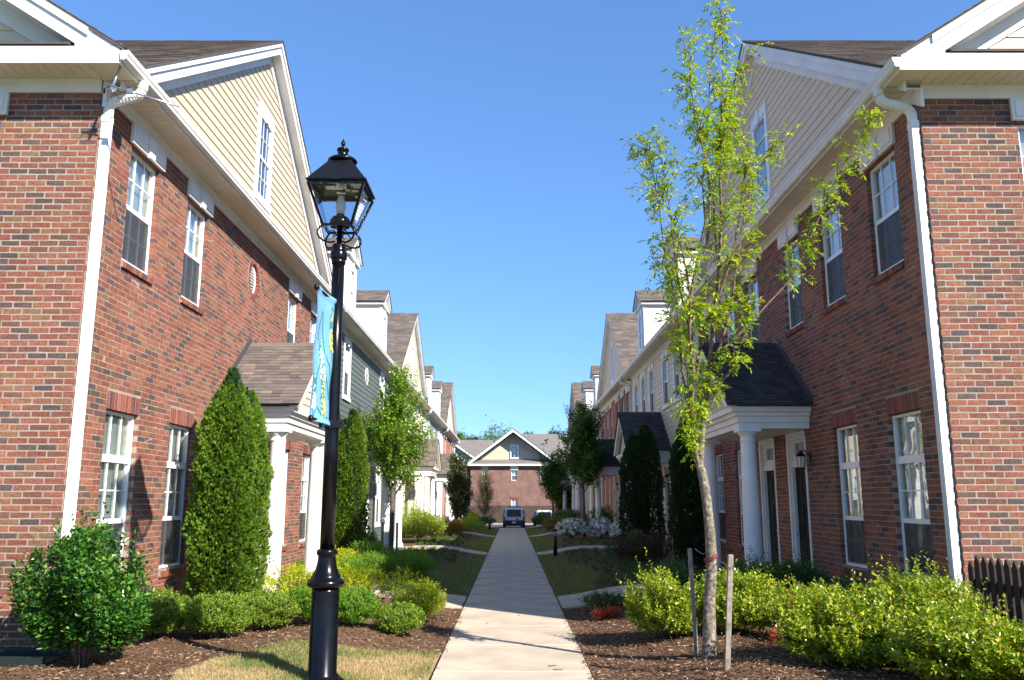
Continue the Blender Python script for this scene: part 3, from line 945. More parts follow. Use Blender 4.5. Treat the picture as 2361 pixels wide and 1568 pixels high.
def porch(root, s, tc, dark=False, single=False):
    xf = fac(s)
    zt = 3.18
    mb = MB(xf)
    for hw, nn, a, b in ((1.47, 1.13, 2.84, 2.935), (1.50, 1.16, 2.936, 3.035), (1.54, 1.20, 3.036, 3.10), (1.60, 1.26, 3.101, zt)):
        mb.box(.006, nn, tc - hw, tc + hw, a, b)
    p = mb.build('porch', [M['white']], root)
    # soffit ceiling
    g = MB(xf); g.box(.03, .95, tc - 1.27, tc + 1.27, 2.832, 2.838); g.build('ceiling', M['soffit'], p)
    for sg in (-1, 1):
        c = MB()
        cx, cy, _ = xf((.97, tc + sg * 1.36, 0))
        z0 = .24
        c.box(cx - .175, cx + .175, cy - .175, cy + .175, z0, z0 + .085)
        c.lathe([(.170, z0 + .086), (.178, z0 + .105), (.170, z0 + .13), (.148, z0 + .15), (.139, z0 + .19), (.139, z0 + .9), (.134, z0 + 1.5), (.124, 2.1), (.117, 2.62),
                 (.117, 2.635), (.126, 2.645), (.126, 2.665), (.117, 2.672), (.117, 2.715), (.128, 2.73), (.155, 2.765), (.160, 2.785)], cx, cy, 28)
        c.box(cx - .175, cx + .175, cy - .175, cy + .175, 2.786, 2.839)
        c.build('column', M['column'], p)
    # roof
    hw, z0, za, n1 = 1.69, 3.185, 4.44, 1.36
    sl = math.hypot(hw, za - z0)
    mat = M['shingle_shade'] if dark else M['shingle']
    d = MB(xf)
    for sg in (-1, 1):
        d.hexa([(.002, tc + sg * hw, z0), (n1, tc + sg * hw, z0), (n1, tc, za), (.002, tc, za),
                (.002, tc + sg * hw, z0 + .02), (n1, tc + sg * hw, z0 + .02), (n1, tc, za + .03), (.002, tc, za + .03)])
    d.build('roof_deck', M['roof_deck'], p)
    for sg in (-1, 1):
        O = xf((n1 + .01, tc + sg * (hw + .02), z0 + .022)); Bv = np.array([0, -sg * hw / sl, (za - z0) / sl])
        shingle_field(O, (s * 1.0, 0, 0), Bv, sl + .02, lambda b: (0, n1), mat, p, expo=.105, tab=.19, single=single, seed=int(tc * 7) + sg)
    # ridge cap + stepped flashing against the wall
    r = MB(xf); r.sweep([(.0, 0), (.0, 0)], 0, 0) if False else None
    r.prism([(tc - .11, za - .03), (tc, za + .062), (tc + .11, za - .03), (tc, za + .035)], .01, n1 + .015)
    r.build('ridge_cap', mat, p)
    fl = MB(xf)
    for sg in (-1, 1):
        fl.hexa([(.005, tc + sg * hw, z0 + .03), (.03, tc + sg * hw, z0 + .03), (.03, tc, za + .05), (.005, tc, za + .05),
                 (.005, tc + sg * hw, z0 + .15), (.014, tc + sg * hw, z0 + .15), (.014, tc, za + .17), (.005, tc, za + .17)])
    fl.build('flashing', M['flashing'], p)
    # pediment: rake boards, boards of siding
    rk = MB(xf)
    rt = .17
    for sg in (-1, 1):
        k = (za - z0) / hw
        rk.hexa([(1.20, tc + sg * (hw - .03), z0), (1.335, tc + sg * (hw - .03), z0), (1.335, tc + sg * .0, za - .015), (1.20, tc + sg * .0, za - .015),
                 (1.20, tc + sg * (hw - .03 - rt / k), z0), (1.335, tc + sg * (hw - .03 - rt / k), z0), (1.335, tc, za - rt - .02), (1.20, tc, za - rt - .02)])
    rk.build('rake_board', M['white'], p)
    k = (za - z0) / hw
    lap_boards('fac', s, tc - hw, tc + hw, z0 + .02, za - .22, [], M['siding_beige'], p, expo=.125,
               clip=lambda z: (tc - (za - .12 - z) / k, tc + (za - .12 - z) / k), single=single, base=1.15)
    sl_ = MB(xf); sl_.box(.006, 1.42, tc - 1.75, tc + 1.75, .02, .236); sl_.build('porch_slab', M['concrete_porch'], p)
    return p

def cornice(root, s, t0, t1, n_pan, single_soffit, end_front=False):
    """frieze, soffit, fascia, gutter along the eave of the side wall"""
    xf = fac(s)
    mb = MB(xf)
    mb.sweep([(.004, 6.31), (.035, 6.31), (.035, 6.40), (.06, 6.415), (.075, 6.46), (.004, 6.46)], t0, t1)
    mb.build('frieze_board', M['white'], root)
    mb = MB(xf); mb.sweep([(.385, 6.445), (.405, 6.445), (.405, 6.60), (.385, 6.60)], t0 - (.45 if end_front else 0), t1)
    mb.build('fascia', M['white'], root)
    mb = MB(xf)
    mb.sweep([(.407, 6.47), (.455, 6.47), (.475, 6.49), (.478, 6.52), (.492, 6.545), (.498, 6.585), (.487, 6.59), (.482, 6.56), (.468, 6.53), (.463, 6.50), (.448, 6.483), (.407, 6.483)], t0 - (.47 if end_front else 0), t1)
    if end_front:
        mb.sweep([(.407, 6.482), (.455, 6.47), (.475, 6.49), (.478, 6.52), (.492, 6.545), (.498, 6.585), (.407, 6.585)], t0 - .476, t0 - .4705)
    mb.build('gutter', M['gutter'], root)
    # soffit panels
    n = max(1, int(round((t1 - t0) / .128))) if single_soffit else n_pan
    w = (t1 - t0) / n
    out = []
    for k in range(n):
        a = t0 + k * w
        out.append([(.036, a + .004, 6.461), (.384, a + .004, 6.461), (.384, a + w - .004, 6.461), (.036, a + w - .004, 6.461),
                    (.036, a + .004, 6.468), (.384, a + .004, 6.468), (.384, a + w - .004, 6.468), (.036, a + w - .004, 6.468)])
    hexa_mesh('soffit_panel' if single_soffit else 'soffit', np_xf('fac', s, np.array(out)), M['soffit'], root, single_soffit)
    mb = MB(xf); mb.box(.0, .384, t0, t1, 6.469, 6.478); mb.build('soffit_backing', M['dark'], root)

def downspout(root, s, t, zb=.25, from_t=None):
    xf = fac(s)
    ft = from_t if from_t is not None else t
    mb = MB(xf)
    pts = [(.44, ft, 6.475), (.44, ft, 6.38), (.41, ft, 6.315), (.34, ft + (t - ft) * .3, 6.285), (.22, ft + (t - ft) * .7, 6.265), (.11, t, 6.235), (.06, t, 6.17), (.055, t, 6.05)]
    # corrugated elbow
    P = [Vector(p) for p in pts]
    dense = []
    for a, b in zip(P[:-1], P[1:]):
        for k in range(6):
            dense.append(a.lerp(b, k / 6))
    dense.append(P[-1])
    rad = [.058 + (.0035 if i % 2 else -.0015) for i in range(len(dense))]
    mb.tube(dense, rad, 10, smooth=False)
    zz = [6.06, 5.0, 3.4, 1.8, zb]
    mb.sweep([(.01, 5.98), (.10, 5.98), (.10, 6.06), (.01, 6.06)], t - .058, t + .058)
    for i in range(4):
        mb.box(.012, .098 - .001 * i, t - .05, t + .05, zz[i + 1] + .001, zz[i] - .03 if i == 0 else zz[i])
    for k in (-.03, 0, .03):
        mb.box(.0975, .1015, t + k - .006, t + k + .006, zb + .1, 5.97)
    mb.build('downspout', M['white'], root)

def gable(root, s, tc, half, mat_s, single, seed, shmat=None):
    """cross gable the width of the house with its window"""
    xf = fac(s)
    k = .64
    ze = 6.60
    za = ze + half * k
    shmat = shmat or M['shingle']
    lo_t, hi_t = tc - half, tc + half
    wz = 7.24
    sid_apex = za - .42
    clip = lambda z: (tc - (sid_apex - z) / k, tc + (sid_apex - z) / k)
    wh = (tc - .47, tc + .47, wz - .13, wz + 1.75)
    lap_boards('fac', s, lo_t, hi_t, 6.50, sid_apex - .02, [wh], mat_s, root, expo=.148, clip=clip, single=single, base=.012)
    b = MB(xf); b.prism([(lo_t + .1, 6.45), (hi_t - .1, 6.45), (tc, za - .1)], -.1, -.012); b.build('gable_wall', M['dark'], root)
    put_window(root, 'gable', 'L' if s < 0 else 'R', xf((.014, tc, wz)))
    d = MB(xf)
    for sg in (-1, 1):
        E = lambda off, n: (n, tc + sg * (half - off / k if off else half), ze)
        def band(o0, o1, n0, n1):
            d.hexa([(n0, tc + sg * half, ze - o0), (n1, tc + sg * half, ze - o0), (n1, tc, za - o0), (n0, tc, za - o0),
                    (n0, tc + sg * half, ze - o1), (n1, tc + sg * half, ze - o1), (n1, tc, za - o1), (n0, tc, za - o1)])
        band(.24, .45, .012, .05)            # trim board on the wall
        band(.225, .2399, .012, .20)         # rake soffit
        band(.02, .26, .2005, .232)          # rake fascia
        band(.0, .10, .2325, .262)           # shadow moulding
    d.build('rake_trim', M['white'], root)
    dk = MB(xf)
    nb = -(half * k) / .64 * 1.0 - .3
    for sg in (-1, 1):
        dk.hexa([(nb, tc + sg * half, ze - .015), (.275, tc + sg * half, ze - .015), (.275, tc, za - .015), (nb, tc, za - .015),
                 (nb, tc + sg * half, ze + .02), (.275, tc + sg * half, ze + .02), (.275, tc, za + .02), (nb, tc, za + .02)])
    dk.build('gable_roof', M['roof_deck'], root)
    sl = math.hypot(half, half * k)
    for sg in (-1, 1):
        O = xf((.28, tc + sg * half, ze + .02))
        Bv = np.array([0, -sg * half / sl, half * k / sl])
        Ln = half + .9
        shingle_field(O, (s * 1.0, 0, 0), Bv, sl, lambda b: (0, min(Ln, .35 + 1.02 * b / sl * half + .4)), shmat, root, expo=.14, tab=.30, seed=seed + sg)

def dormer(root, s, tc, seed):
    xf = fac(s)
    n = .02
    hw = .72
    zb, zt = 6.75, 8.62
    w = MB(xf)
    w.box(-2.2, n - .005, tc - hw + .012, tc + hw - .012, zb, zt)
    d = w.build('dormer', M['siding_white'], root)
    # side boards and front boards
    out = []
    z = zb
    while z < zt - .02:
        for sg in (-1, 1):
            a, b = tc + sg * (hw - .014), tc + sg * (hw + .010)
            c2 = tc + sg * (hw - .004)
            out.append([(-2.2, a, z), (-.10, a, z), (-.10, b, z), (-2.2, b, z), (-2.2, a, z + .15), (-.10, a, z + .15), (-.10, c2, z + .15), (-2.2, c2, z + .15)])
        z += .14
    hexa_mesh('siding', np_xf('fac', s, np.array(out)), M['siding_white'], d)
    t = MB(xf)
    for sg in (-1, 1):
        a, b = sorted((tc + sg * (hw - .16), tc + sg * (hw + .016)))
        t.box(-.10, n + .02, a, b, zb, zt)
    t.box(-.10, n + .021, tc - hw + .16, tc + hw - .16, 8.42, zt); t.box(-.1, n + .015, tc - hw + .16, tc + hw - .16, zb, 7.1)
    t.box(-2.3, n + .10, tc - hw - .13, tc + hw + .13, zt, zt + .09)
    t.build('corner_board', M['white'], d)
    hz, hh = zt + .09, .60
    HW = hw + .17
    for sg in (-1, 1):
        r = MB(xf)
        r.hexa([(-2.6, tc + sg * HW, hz), (n + .17, tc + sg * HW, hz), (n + .17, tc, hz + hh), (-2.6, tc, hz + hh),
                (-2.6, tc + sg * HW, hz + .03), (n + .17, tc + sg * HW, hz + .03), (n + .17, tc, hz + hh + .035), (-2.6, tc, hz + hh + .035)])
        r.build('dormer_roof', M['roof_deck'], d)
        sl = math.hypot(HW, hh)
        shingle_field(xf((n + .18, tc + sg * (HW + .02), hz + .02)), (s * 1.0, 0, 0), np.array([0, -sg * HW / sl, hh / sl]), sl, lambda b: (0, 2.6), M['shingle'], d, expo=.14, seed=seed + sg)
    p = MB(xf); p.prism([(tc - HW + .1, hz), (tc + HW - .1, hz), (tc, hz + hh - .08)], -.1, n + .03)
    p.build('dormer_pediment', M['white'], d)
    q = MB(xf)
    for sg in (-1, 1):
        q.hexa([(n + .031, tc + sg * (HW - .02), hz), (n + .15, tc + sg * (HW - .02), hz), (n + .15, tc, hz + hh - .01), (n + .031, tc, hz + hh - .01),
                (n + .031, tc + sg * (HW - .16), hz), (n + .15, tc + sg * (HW - .16), hz), (n + .15, tc, hz + hh - .12), (n + .031, tc, hz + hh - .12)])
    q.build('dormer_rake', M['white'], d)
    put_window(d, 'dormer', 'L' if s < 0 else 'R', xf((n + .004, tc, 7.12)))

def main_roof(root, s, t0, t1, seed):
    xf = fac(s)
    k = .64
    n0, n1 = .44, -6.3
    ze = 6.585
    zr = ze + (n0 - n1) * k
    m = MB(xf)
    m.hexa([(n0, t0, ze), (n1, t0, zr), (n1, t1, zr), (n0, t1, ze), (n0, t0, ze + .03), (n1, t0, zr + .03), (n1, t1, zr + .03), (n0, t1, ze + .03)])
    m.hexa([(2 * n1 - n0, t0, ze), (n1, t0, zr), (n1, t1, zr), (2 * n1 - n0, t1, ze), (2 * n1 - n0, t0, ze + .03), (n1, t0, zr + .03), (n1, t1, zr + .03), (2 * n1 - n0, t1, ze + .03)])
    m.build('roof', M['roof_deck'], root)
    L = (n0 - n1) * math.hypot(1, k)
    c = 1 / math.hypot(1, k)
    shingle_field(xf((n0 + .01, t0, ze + .03)), (0, 1, 0), (s * c, 0, k * c), L, lambda b: (0, t1 - t0), M['shingle'], root, seed=seed)

def oval_vent(root, s, tc, zc, brick, extra=None):
    xf = fac(s)
    r0 = .285
    base = -.075 if brick else .012
    m = MB(xf)
    seg = 28
    ring = lambda r, n: [(n, tc + r * .86 * math.cos(2 * math.pi * k / seg), zc + r * math.sin(2 * math.pi * k / seg)) for k in range(seg)]
    for k in range(seg):
        k2 = (k + 1) % seg
        A, B = ring(r0, base + .03), ring(r0 - .045, base + .03)
        A0, B0 = ring(r0, base - .02), ring(r0 - .045, base - .02)
        m.face([A[k], A[k2], B[k2], B[k]]); m.face([A[k], A[k2], A0[k2], A0[k]]); m.face([B[k], B[k2], B0[k2], B0[k]])
    m.face(ring(r0 - .01, base - .015))
    v = m.build('round_vent', [M['white']], root)
    for i in range(-4, 5):
        z = zc + i * .052
        w = math.sqrt(max(0, (r0 - .045) ** 2 - (z - zc) ** 2)) * .86
        if w < .04: continue
        l = MB(xf)
        l.hexa([(base - .012, tc - w, z + .02), (base + .022, tc - w, z - .022), (base + .022, tc + w, z - .022), (base - .012, tc + w, z + .02),
                (base - .006, tc - w, z + .026), (base + .028, tc - w, z - .016), (base + .028, tc + w, z - .016), (base - .006, tc + w, z + .026)])
        l.build('louvre', M['white'], v)
    if brick:
        n = 26
        out = []
        for k in range(n):
            a0, a1 = 2 * math.pi * (k + .12) / n, 2 * math.pi * (k + .88) / n
            P = lambda r, a, nn: (nn, tc + r * .88 * math.cos(a), zc + r * math.sin(a))
            h = .006 + R.uniform(-.002, .003)
            out.append([P(r0, a0, -.1), P(r0, a0, h), P(r0, a1, h), P(r0, a1, -.1), P(r0 + .105, a0, -.1), P(r0 + .105, a0, h), P(r0 + .105, a1, h), P(r0 + .105, a1, -.1)])
        extra.append(np_xf('fac', s, np.array(out)))

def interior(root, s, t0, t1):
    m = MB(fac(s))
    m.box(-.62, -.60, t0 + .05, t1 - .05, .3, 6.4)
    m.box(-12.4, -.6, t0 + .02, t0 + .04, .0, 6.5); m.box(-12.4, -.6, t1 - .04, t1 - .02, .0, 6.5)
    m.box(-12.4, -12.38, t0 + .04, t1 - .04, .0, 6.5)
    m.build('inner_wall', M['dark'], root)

def near_brick_house(s):
    t0 = FY0[s]; t1 = 21.12
    side = 'sunlit red brick townhouse at the near left with a beige gable' if s < 0 else 'shaded red brick townhouse at the near right behind the young tree'
    root = thing('brick_townhouse', side, 'house', (s * FX[s], (t0 + t1) / 2, 0), 'townhouses along the path')
    up = [10.31, 12.17, 17.85, 19.85] if s < 0 else [10.33, 12.15, 13.93, 16.3, 18.1, 19.9]
    low = [10.27, 12.13, 17.75, 19.7]
    doors = [14.25, 15.9]
    holes, bholes, extra = [], [], []
    o = 'L' if s < 0 else 'R'
    xf = fac(s)
    for t in up:
        h, b = sill_and_lintel(root, s, 'fac', t, .85, 4.58, 6.04, True, extra)
        holes.append(h); bholes += b
        put_window(root, 'brick_upper', o, xf((0, t, 4.58)))
    for t in low:
        h, b = sill_and_lintel(root, s, 'fac', t, .87, .80, 2.76, False, extra)
        holes.append(h); bholes += b
        put_window(root, 'brick_lower', o, xf((0, t, .805)))
    for i, t in enumerate(doors):
        h = door(root, s, t, side=1 if i == 0 else -1)
        holes.append(h); bholes.append(h)
    rh = None
    if s < 0:
        rh = (15.03, 5.69, .30)
        oval_vent(root, s, 15.03, 5.69, True, extra)
    wall = MB(xf)
    sh = lambda h, e=.006: (h[0] - e, h[1] + e, h[2] - e, h[3] + e)
    slab_with_holes(wall, -.13, -.0009, t0 + .012, t1, -.1, 6.34, [sh(h) for h in holes], rh)
    # front wall
    fh, fb = [], []
    fx = front(s)
    for (tc, z0, z1, upper, k, w) in ((1.58, 4.55, 6.02, True, 'brick_wide', .92), (1.58, .80, 2.76, False, 'brick_lower', .87),
                                      (6.3, 4.58, 6.04, True, 'brick_upper', .85), (6.3, .8, 2.76, False, 'brick_lower', .87)):
        h, b = sill_and_lintel(root, s, 'front', tc, w, z0, z1, upper, extra)
        fh.append(h); fb += b
        put_window(root, k, 'F', fx((0, tc, z0 + .005)))
    wall.xf = fx
    slab_with_holes(wall, -.13, -.0009, .012, 12.4, -.1, 6.34, [sh(h) for h in fh])
    wall.build('mortar_wall', M['mortar'], root)
    f1 = brick_rows(t0 + .096, t1, -.05, 6.315, bholes, (rh[0], rh[1], .385) if rh else None)
    f2 = brick_rows(.0, 12.4, -.05, 6.315, fb)
    place_bricks(root, s, [('fac', f1), ('front', f2)], M['brick'], 300)
    hexa_mesh('header_brick', np.concatenate(extra), M['brick_red'], root)
    interior(root, s, t0 + .15, t1)
    cornice(root, s, t0, t1, 90, True, end_front=True)
    downspout(root, s, t0 + .07, zb=.95 if s < 0 else .55, from_t=t0 + .05)
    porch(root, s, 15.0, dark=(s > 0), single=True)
    gable(root, s, 15.09, 6.04, M['siding_beige'] if s < 0 else M['siding_tan'], True, 40 + s)  # shaded right gable: same beige siding, coloured lighter for weak bounce light
    main_roof(root, s, t0 - .47, t1, 60 + s)
    # front pediment
    g = MB(fx)
    g.sweep([(.004, 6.31), (.035, 6.31), (.035, 6.40), (.06, 6.415), (.075, 6.46), (.004, 6.46)], .004, 12.9)
    g.build('frieze_board', M['white'], root)
    g = MB(fx)
    g.box(.43, .455, -.385, 13.0, 6.445, 6.645)
    g.box(.0, .43, -.03, 13.0, 6.64, 6.66)
    g.build('cornice_board', M['white'], root)
    n = 100
    out = []
    for k in range(n):
        a = -.02 + k * .128
        out.append([(.04, a + .004, 6.461), (.43, a + .004, 6.461), (.43, a + .124, 6.461), (.04, a + .124, 6.461),
                    (.04, a + .004, 6.468), (.43, a + .004, 6.468), (.43, a + .124, 6.468), (.04, a + .124, 6.468)])
    # the corner square of the soffit
    hexa_mesh('soffit_panel', np_xf('front', s, np.array(out)), M['soffit'], root, True)
    g = MB(fx)
    g.box(.0, .43, -.384, 13.0, 6.47, 6.48)
    g.build('soffit_backing', M['soffit'], root)
    g = MB(fx)
    g.hexa([(.47, .18, 6.662), (.0, .18, 6.79), (.0, 12.5, 6.79), (.47, 12.5, 6.662), (.47, .18, 6.69), (.0, .18, 6.82), (.0, 12.5, 6.82), (.47, 12.5, 6.69)])
    g.build('pent_roof', M['roof_deck'], root)
    k = .64
    zl = lambda t: 6.585 + (.44 + t) * k
    TR = 6.3
    za = zl(TR)
    def band(o0, o1, n0, n1, tstart):
        for sg in (0, 1):
            A = tstart if sg == 0 else 2 * TR - tstart
            g.hexa([(n0, A, zl(tstart) - o0), (n1, A, zl(tstart) - o0), (n1, TR, za - o0), (n0, TR, za - o0),
                    (n0, A, zl(tstart) - o1), (n1, A, zl(tstart) - o1), (n1, TR, za - o1), (n0, TR, za - o1)])
    g = MB(fx)
    band(.0, .26, .43, .453, .08)
    band(-.005, .085, .4535, .478, -.02)
    band(.235, .255, .012, .43, .18)
    band(.24, .47, .012, .05, .4)
    g.hexa([(.428, -.40, 6.655), (.452, -.40, 6.655), (.452, .12, 6.655), (.428, .12, 6.655),
            (.428, -.40, 6.665), (.452, -.40, 6.665), (.452, .12, 6.93), (.428, .12, 6.93)])
    g.build('rake_trim', M['white'], root)
    sid = M['siding_beige'] if s > 0 else M['siding_cream']
    cl = lambda z: (TR - (za - .40 - z) / k, TR + (za - .40 - z) / k)
    lap_boards('front', s, .2, 12.4, 6.80, za - .45, [], sid, root, expo=.148, clip=cl, single=True, base=.002)
    g = MB(fx); g.prism([(.35, 6.62), (12.2, 6.62), (TR, za - .1)], -.08, -.003); g.build('pediment_wall', M['dark'], root)
    return root

def siding_house(s, t0, t1, mat, label, windows, vent=None, dorm=None, gab=None, single=False, seed=0, dark_porch=None):
    root = thing('siding_townhouse', label, 'house', (s * FX[s], (t0 + t1) / 2, 0), 'townhouses along the path')
    xf = fac(s)
    o = 'L' if s < 0 else 'R'
    tc = (t0 + t1) / 2
    low = [tc - 4.85, tc - 3.05, tc + 3.05, tc + 4.85]
    dr = [tc - .95, tc + .72]
    holes = []
    for t in windows:
        put_window(root, 'siding_upper', o, xf((0, t, 4.62))); holes.append((t - .40, t + .40, 4.62, 6.07))
    for t in low:
        put_window(root, 'siding_lower', o, xf((0, t, .95))); holes.append((t - .40, t + .40, .95, 2.70))
    for i, t in enumerate(dr):
        holes.append(door(root, s, t, side=1 if i == 0 else -1))
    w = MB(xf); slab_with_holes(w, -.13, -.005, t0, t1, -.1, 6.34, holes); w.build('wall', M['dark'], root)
    lap_boards('fac', s, t0, t1, .22, 6.305, holes, mat, root, expo=.152, single=single)
    c = MB(xf)
    c.box(-.1, .028, t0 + .001, t0 + .12, .2, 6.309); c.box(-.1, .028, t1 - .12, t1 - .001, .2, 6.309)
    c.build('corner_board', M['white'], root)
    if vent: oval_vent(root, s, vent, 5.65, False)
    common(root, s, t0, t1, dorm, gab, seed, dark_porch)
    return root

def common(root, s, t0, t1, dorm, gab, seed, dark_porch):
    interior(root, s, t0, t1)
    cornice(root, s, t0, t1, 30, False)
    downspout(root, s, t1 - .14 if s < 0 else t0 + .14, zb=.25, from_t=t1 - .5 if s < 0 else t0 + .2)
    porch(root, s, (t0 + t1) / 2 - .1, dark=(s > 0), single=False)
    main_roof(root, s, t0, t1, seed)
    if dorm:
        for d in dorm: dormer(root, s, d, seed + int(d))
    if gab: gable(root, s, (t0 + t1) / 2, (t1 - t0) / 2, gab, False, seed)

def brick_far_house(s, t0, t1, label, windows, gab, seed):
    root = thing('brick_townhouse', label, 'house', (s * FX[s], (t0 + t1) / 2, 0), 'townhouses along the path')
    xf = fac(s)
    o = 'L' if s < 0 else 'R'
    tc = (t0 + t1) / 2
    holes, extra = [], []
    for t in windows:
        h, _ = sill_and_lintel(root, s, 'fac', t, .85, 4.58, 6.04, True, extra); holes.append(h)
        put_window(root, 'brick_upper', o, xf((0, t, 4.58)))
    for t in (tc - 4.85, tc - 3.05, tc + 3.05, tc + 4.85):
        h, _ = sill_and_lintel(root, s, 'fac', t, .87, .80, 2.76, False, extra); holes.append(h)
        put_window(root, 'brick_lower', o, xf((0, t, .805)))
    for i, t in enumerate((tc - .95, tc + .72)):
        holes.append(door(root, s, t, side=1 if i == 0 else -1))
    w = MB(xf); slab_with_holes(w, -.13, -.002, t0, t1, -.8, 6.34, holes); w.build('brick_wall', M['row_brick'], root, )
    hexa_mesh('header_brick', np.concatenate(extra), M['brick_red'], root)
    if t1 > 60:
        e = MB(xf); e.box(-12.4, -.13, t1 - .1, t1, -.8, 6.4); e.build('end_wall', M['row_brick'], root)
    common(root, s, t0, t1, None, gab, seed, None)
    return root

# ------------------------------------------------------------------ setting: ground, path, walks, beds, lawns
def grid_sheet(name, x0, x1, y0, y1, dx, dy, hf, mat, mask=None):
    nx = max(2, int(abs(x1 - x0) / dx) + 1); ny = max(2, int((y1 - y0) / dy) + 1)
    xs = np.linspace(x0, x1, nx); ys = np.linspace(y0, y1, ny)
    vs, fs, idx = [], [], {}
    for j, y in enumerate(ys):
        for i, x in enumerate(xs):
            vs.append((x, y, hf(x, y)))
    for j in range(ny - 1):
        for i in range(nx - 1):
            if mask and not mask((xs[i] + xs[i + 1]) / 2, (ys[j] + ys[j + 1]) / 2): continue
            fs.append((j * nx + i, j * nx + i + 1, (j + 1) * nx + i + 1, (j + 1) * nx + i))
    me = bpy.data.meshes.new(name)
    me.from_pydata(vs, [], fs)
    me.polygons.foreach_set('use_smooth', [True] * len(fs))
    me.materials.append(mat)
    return link(name, me, None, Vector((0, 0, 0)))

ORG[0] = Vector((0, 0, 0))
g = MB()
ys = [-80, 56, 72, 900]; zs = [-.06, -.06, -.68, -.68]
for i in range(3):
    g.face([(-700, ys[i], zs[i]), (700, ys[i], zs[i]), (700, ys[i + 1], zs[i + 1]), (-700, ys[i + 1], zs[i + 1])])
structure(g.build('ground', M['soil']))
PW = .80
sub = MB(); sub.box(-PW + .01, PW - .01, -3, 56.0, -.05, -.012)
path = sub.build('path', M['joint'])
structure(path)
base_joints = [9.08 + 1.62 * k for k in range(-7, 30)]
slab_meshes = []
for v in range(5):
    mb = MB()
    w = PW; L = 1.604
    e = .013
    z0, z1 = -.04, .0
    mb.hexa([(-w, 0, z0), (w, 0, z0), (w, L, z0), (-w, L, z0), (-w + .0, 0, z1 - e), (w, 0, z1 - e), (w, L, z1 - e), (-w, L, z1 - e)])
    mb.hexa([(-w, 0, z1 - e), (w, 0, z1 - e), (w, L, z1 - e), (-w, L, z1 - e), (-w + e, e, z1), (w - e, e, z1), (w - e, L - e, z1), (-w + e, L - e, z1)])
    slab_meshes.append(mb.mesh('slab', M['concrete'], (0, 0, 0)))
for k, y in enumerate(base_joints):
    if y > 55: break
    o = bpy.data.objects.new('slab', slab_meshes[k % 5]); COL.objects.link(o); o.parent = path
    o.location = (0, y + .008, .0 + (R.uniform(-.002, .002)))
def walk(y0, y1, s, label):
    hf = lambda a: .20 * sstep((a - .86) / 1.5) + .026 * sstep((a - .86) / .4)
    xs = [PW + .012, 1.15, 1.5, 1.85, 2.4, 3.32]
    root = None
    m = MB()
    for a, b in zip(xs[:-1], xs[1:]):
        m2 = MB()
        pts = []
        for z in (-.05, 0):
            for (xx, yy) in ((a + .005, y0), (b - .005, y0), (b - .005, y1), (a + .005, y1)):
                pts.append((s * xx, yy, z + .006 + hf(xx)))
        m2.hexa(pts)
        if root is None:
            m3 = MB(); m3.hexa([(s * (PW + .012), y0 + .02, -.06), (s * 3.3, y0 + .02, .05), (s * 3.3, y1 - .02, .05), (s * (PW + .012), y1 - .02, -.06),
                                (s * (PW + .012), y0 + .02, -.03), (s * 3.3, y0 + .02, .13), (s * 3.3, y1 - .02, .13), (s * (PW + .012), y1 - .02, -.03)])
            root = structure(m3.build('entrance_walk', M['joint']))
        m2.build('slab', M['concrete'], root)
WALKS = [(14.25, 15.95), (27.9, 29.35), (41.6, 43.0), (54.6, 55.8)]
for y0, y1 in WALKS:
    for s in (-1, 1): walk(y0, y1, s, '')
def in_walk(y, m=0.0):
    return any(a - m < y < b + m for a, b in WALKS)

# lawn areas: inner strip next to the path, near-left lawn
def lawn_edge(s, y):
    """distance from the path centre where lawn gives way to mulch (0 = no lawn)"""
    if y < 14.1:
        if s > 0: return 0
        if y > 10.15: return 0
        # slanting front edge of the near left lawn, as (y, distance) corners
        K = ((10.15, .85), (9.72, 1.8), (9.5, 2.3), (8.9, 2.65), (8.3, 2.9), (0, 3.2))
        for (ya, ea), (yb, eb) in zip(K[:-1], K[1:]):
            if y >= yb: return ea + (eb - ea) * (ya - y) / (ya - yb) + .05 * math.sin(9 * y)
        return 3.2
    if y < 54.4:
        return 1.55 + .28 * math.sin((y - 14) / 13.6 * 2 * math.pi - 1.2) + .08 * math.sin(2.1 * y)
    return 1.7
for s in (-1, 1):
    a, b = (-5.6, -PW - .006) if s < 0 else (PW + .006, 5.6)
    ob = grid_sheet('mulch_bed', a, b, -2, 57, .16, .22, lambda x, y: bed_h(x, y) - .005, M['mulch'])
    structure(ob)
    ob = grid_sheet('lawn', a, b, 14, 57, .12, .16, lambda x, y: bed_h(x, y) + .004, M['lawn'],
                    mask=lambda x, y: abs(x) < lawn_edge(s, y) and not in_walk(y, .1))
    structure(ob)
ob = grid_sheet('lawn', -5.0, -PW - .006, -2, 10.3, .12, .12, lambda x, y: bed_h(x, y) + .004, M['lawn_dry'], mask=lambda x, y: abs(x) < lawn_edge(-1, y) and y < 10.2)
structure(ob)
# parking court beyond the row
g = MB(); g.box(-30, 30, 70.5, 88, -.69, -.62)
structure(g.build('parking_lot', M['asphalt']))
g = MB(); g.hexa([(-.8, 56.02, -.05), (.8, 56.02, -.05), (.8, 70.3, -.66), (-.8, 70.3, -.66), (-.8, 56.02, .0), (.8, 56.02, .0), (.8, 70.3, -.6), (-.8, 70.3, -.6)])
structure(g.build('path_ramp', M['concrete']))
g = MB(); g.box(-30, 30, 70.3, 70.5, -.7, -.55)
structure(g.build('kerb', M['concrete']))
g = MB(); g.box(-30, 30, 88.0, 88.2, -.7, -.52)
structure(g.build('kerb', M['concrete']))

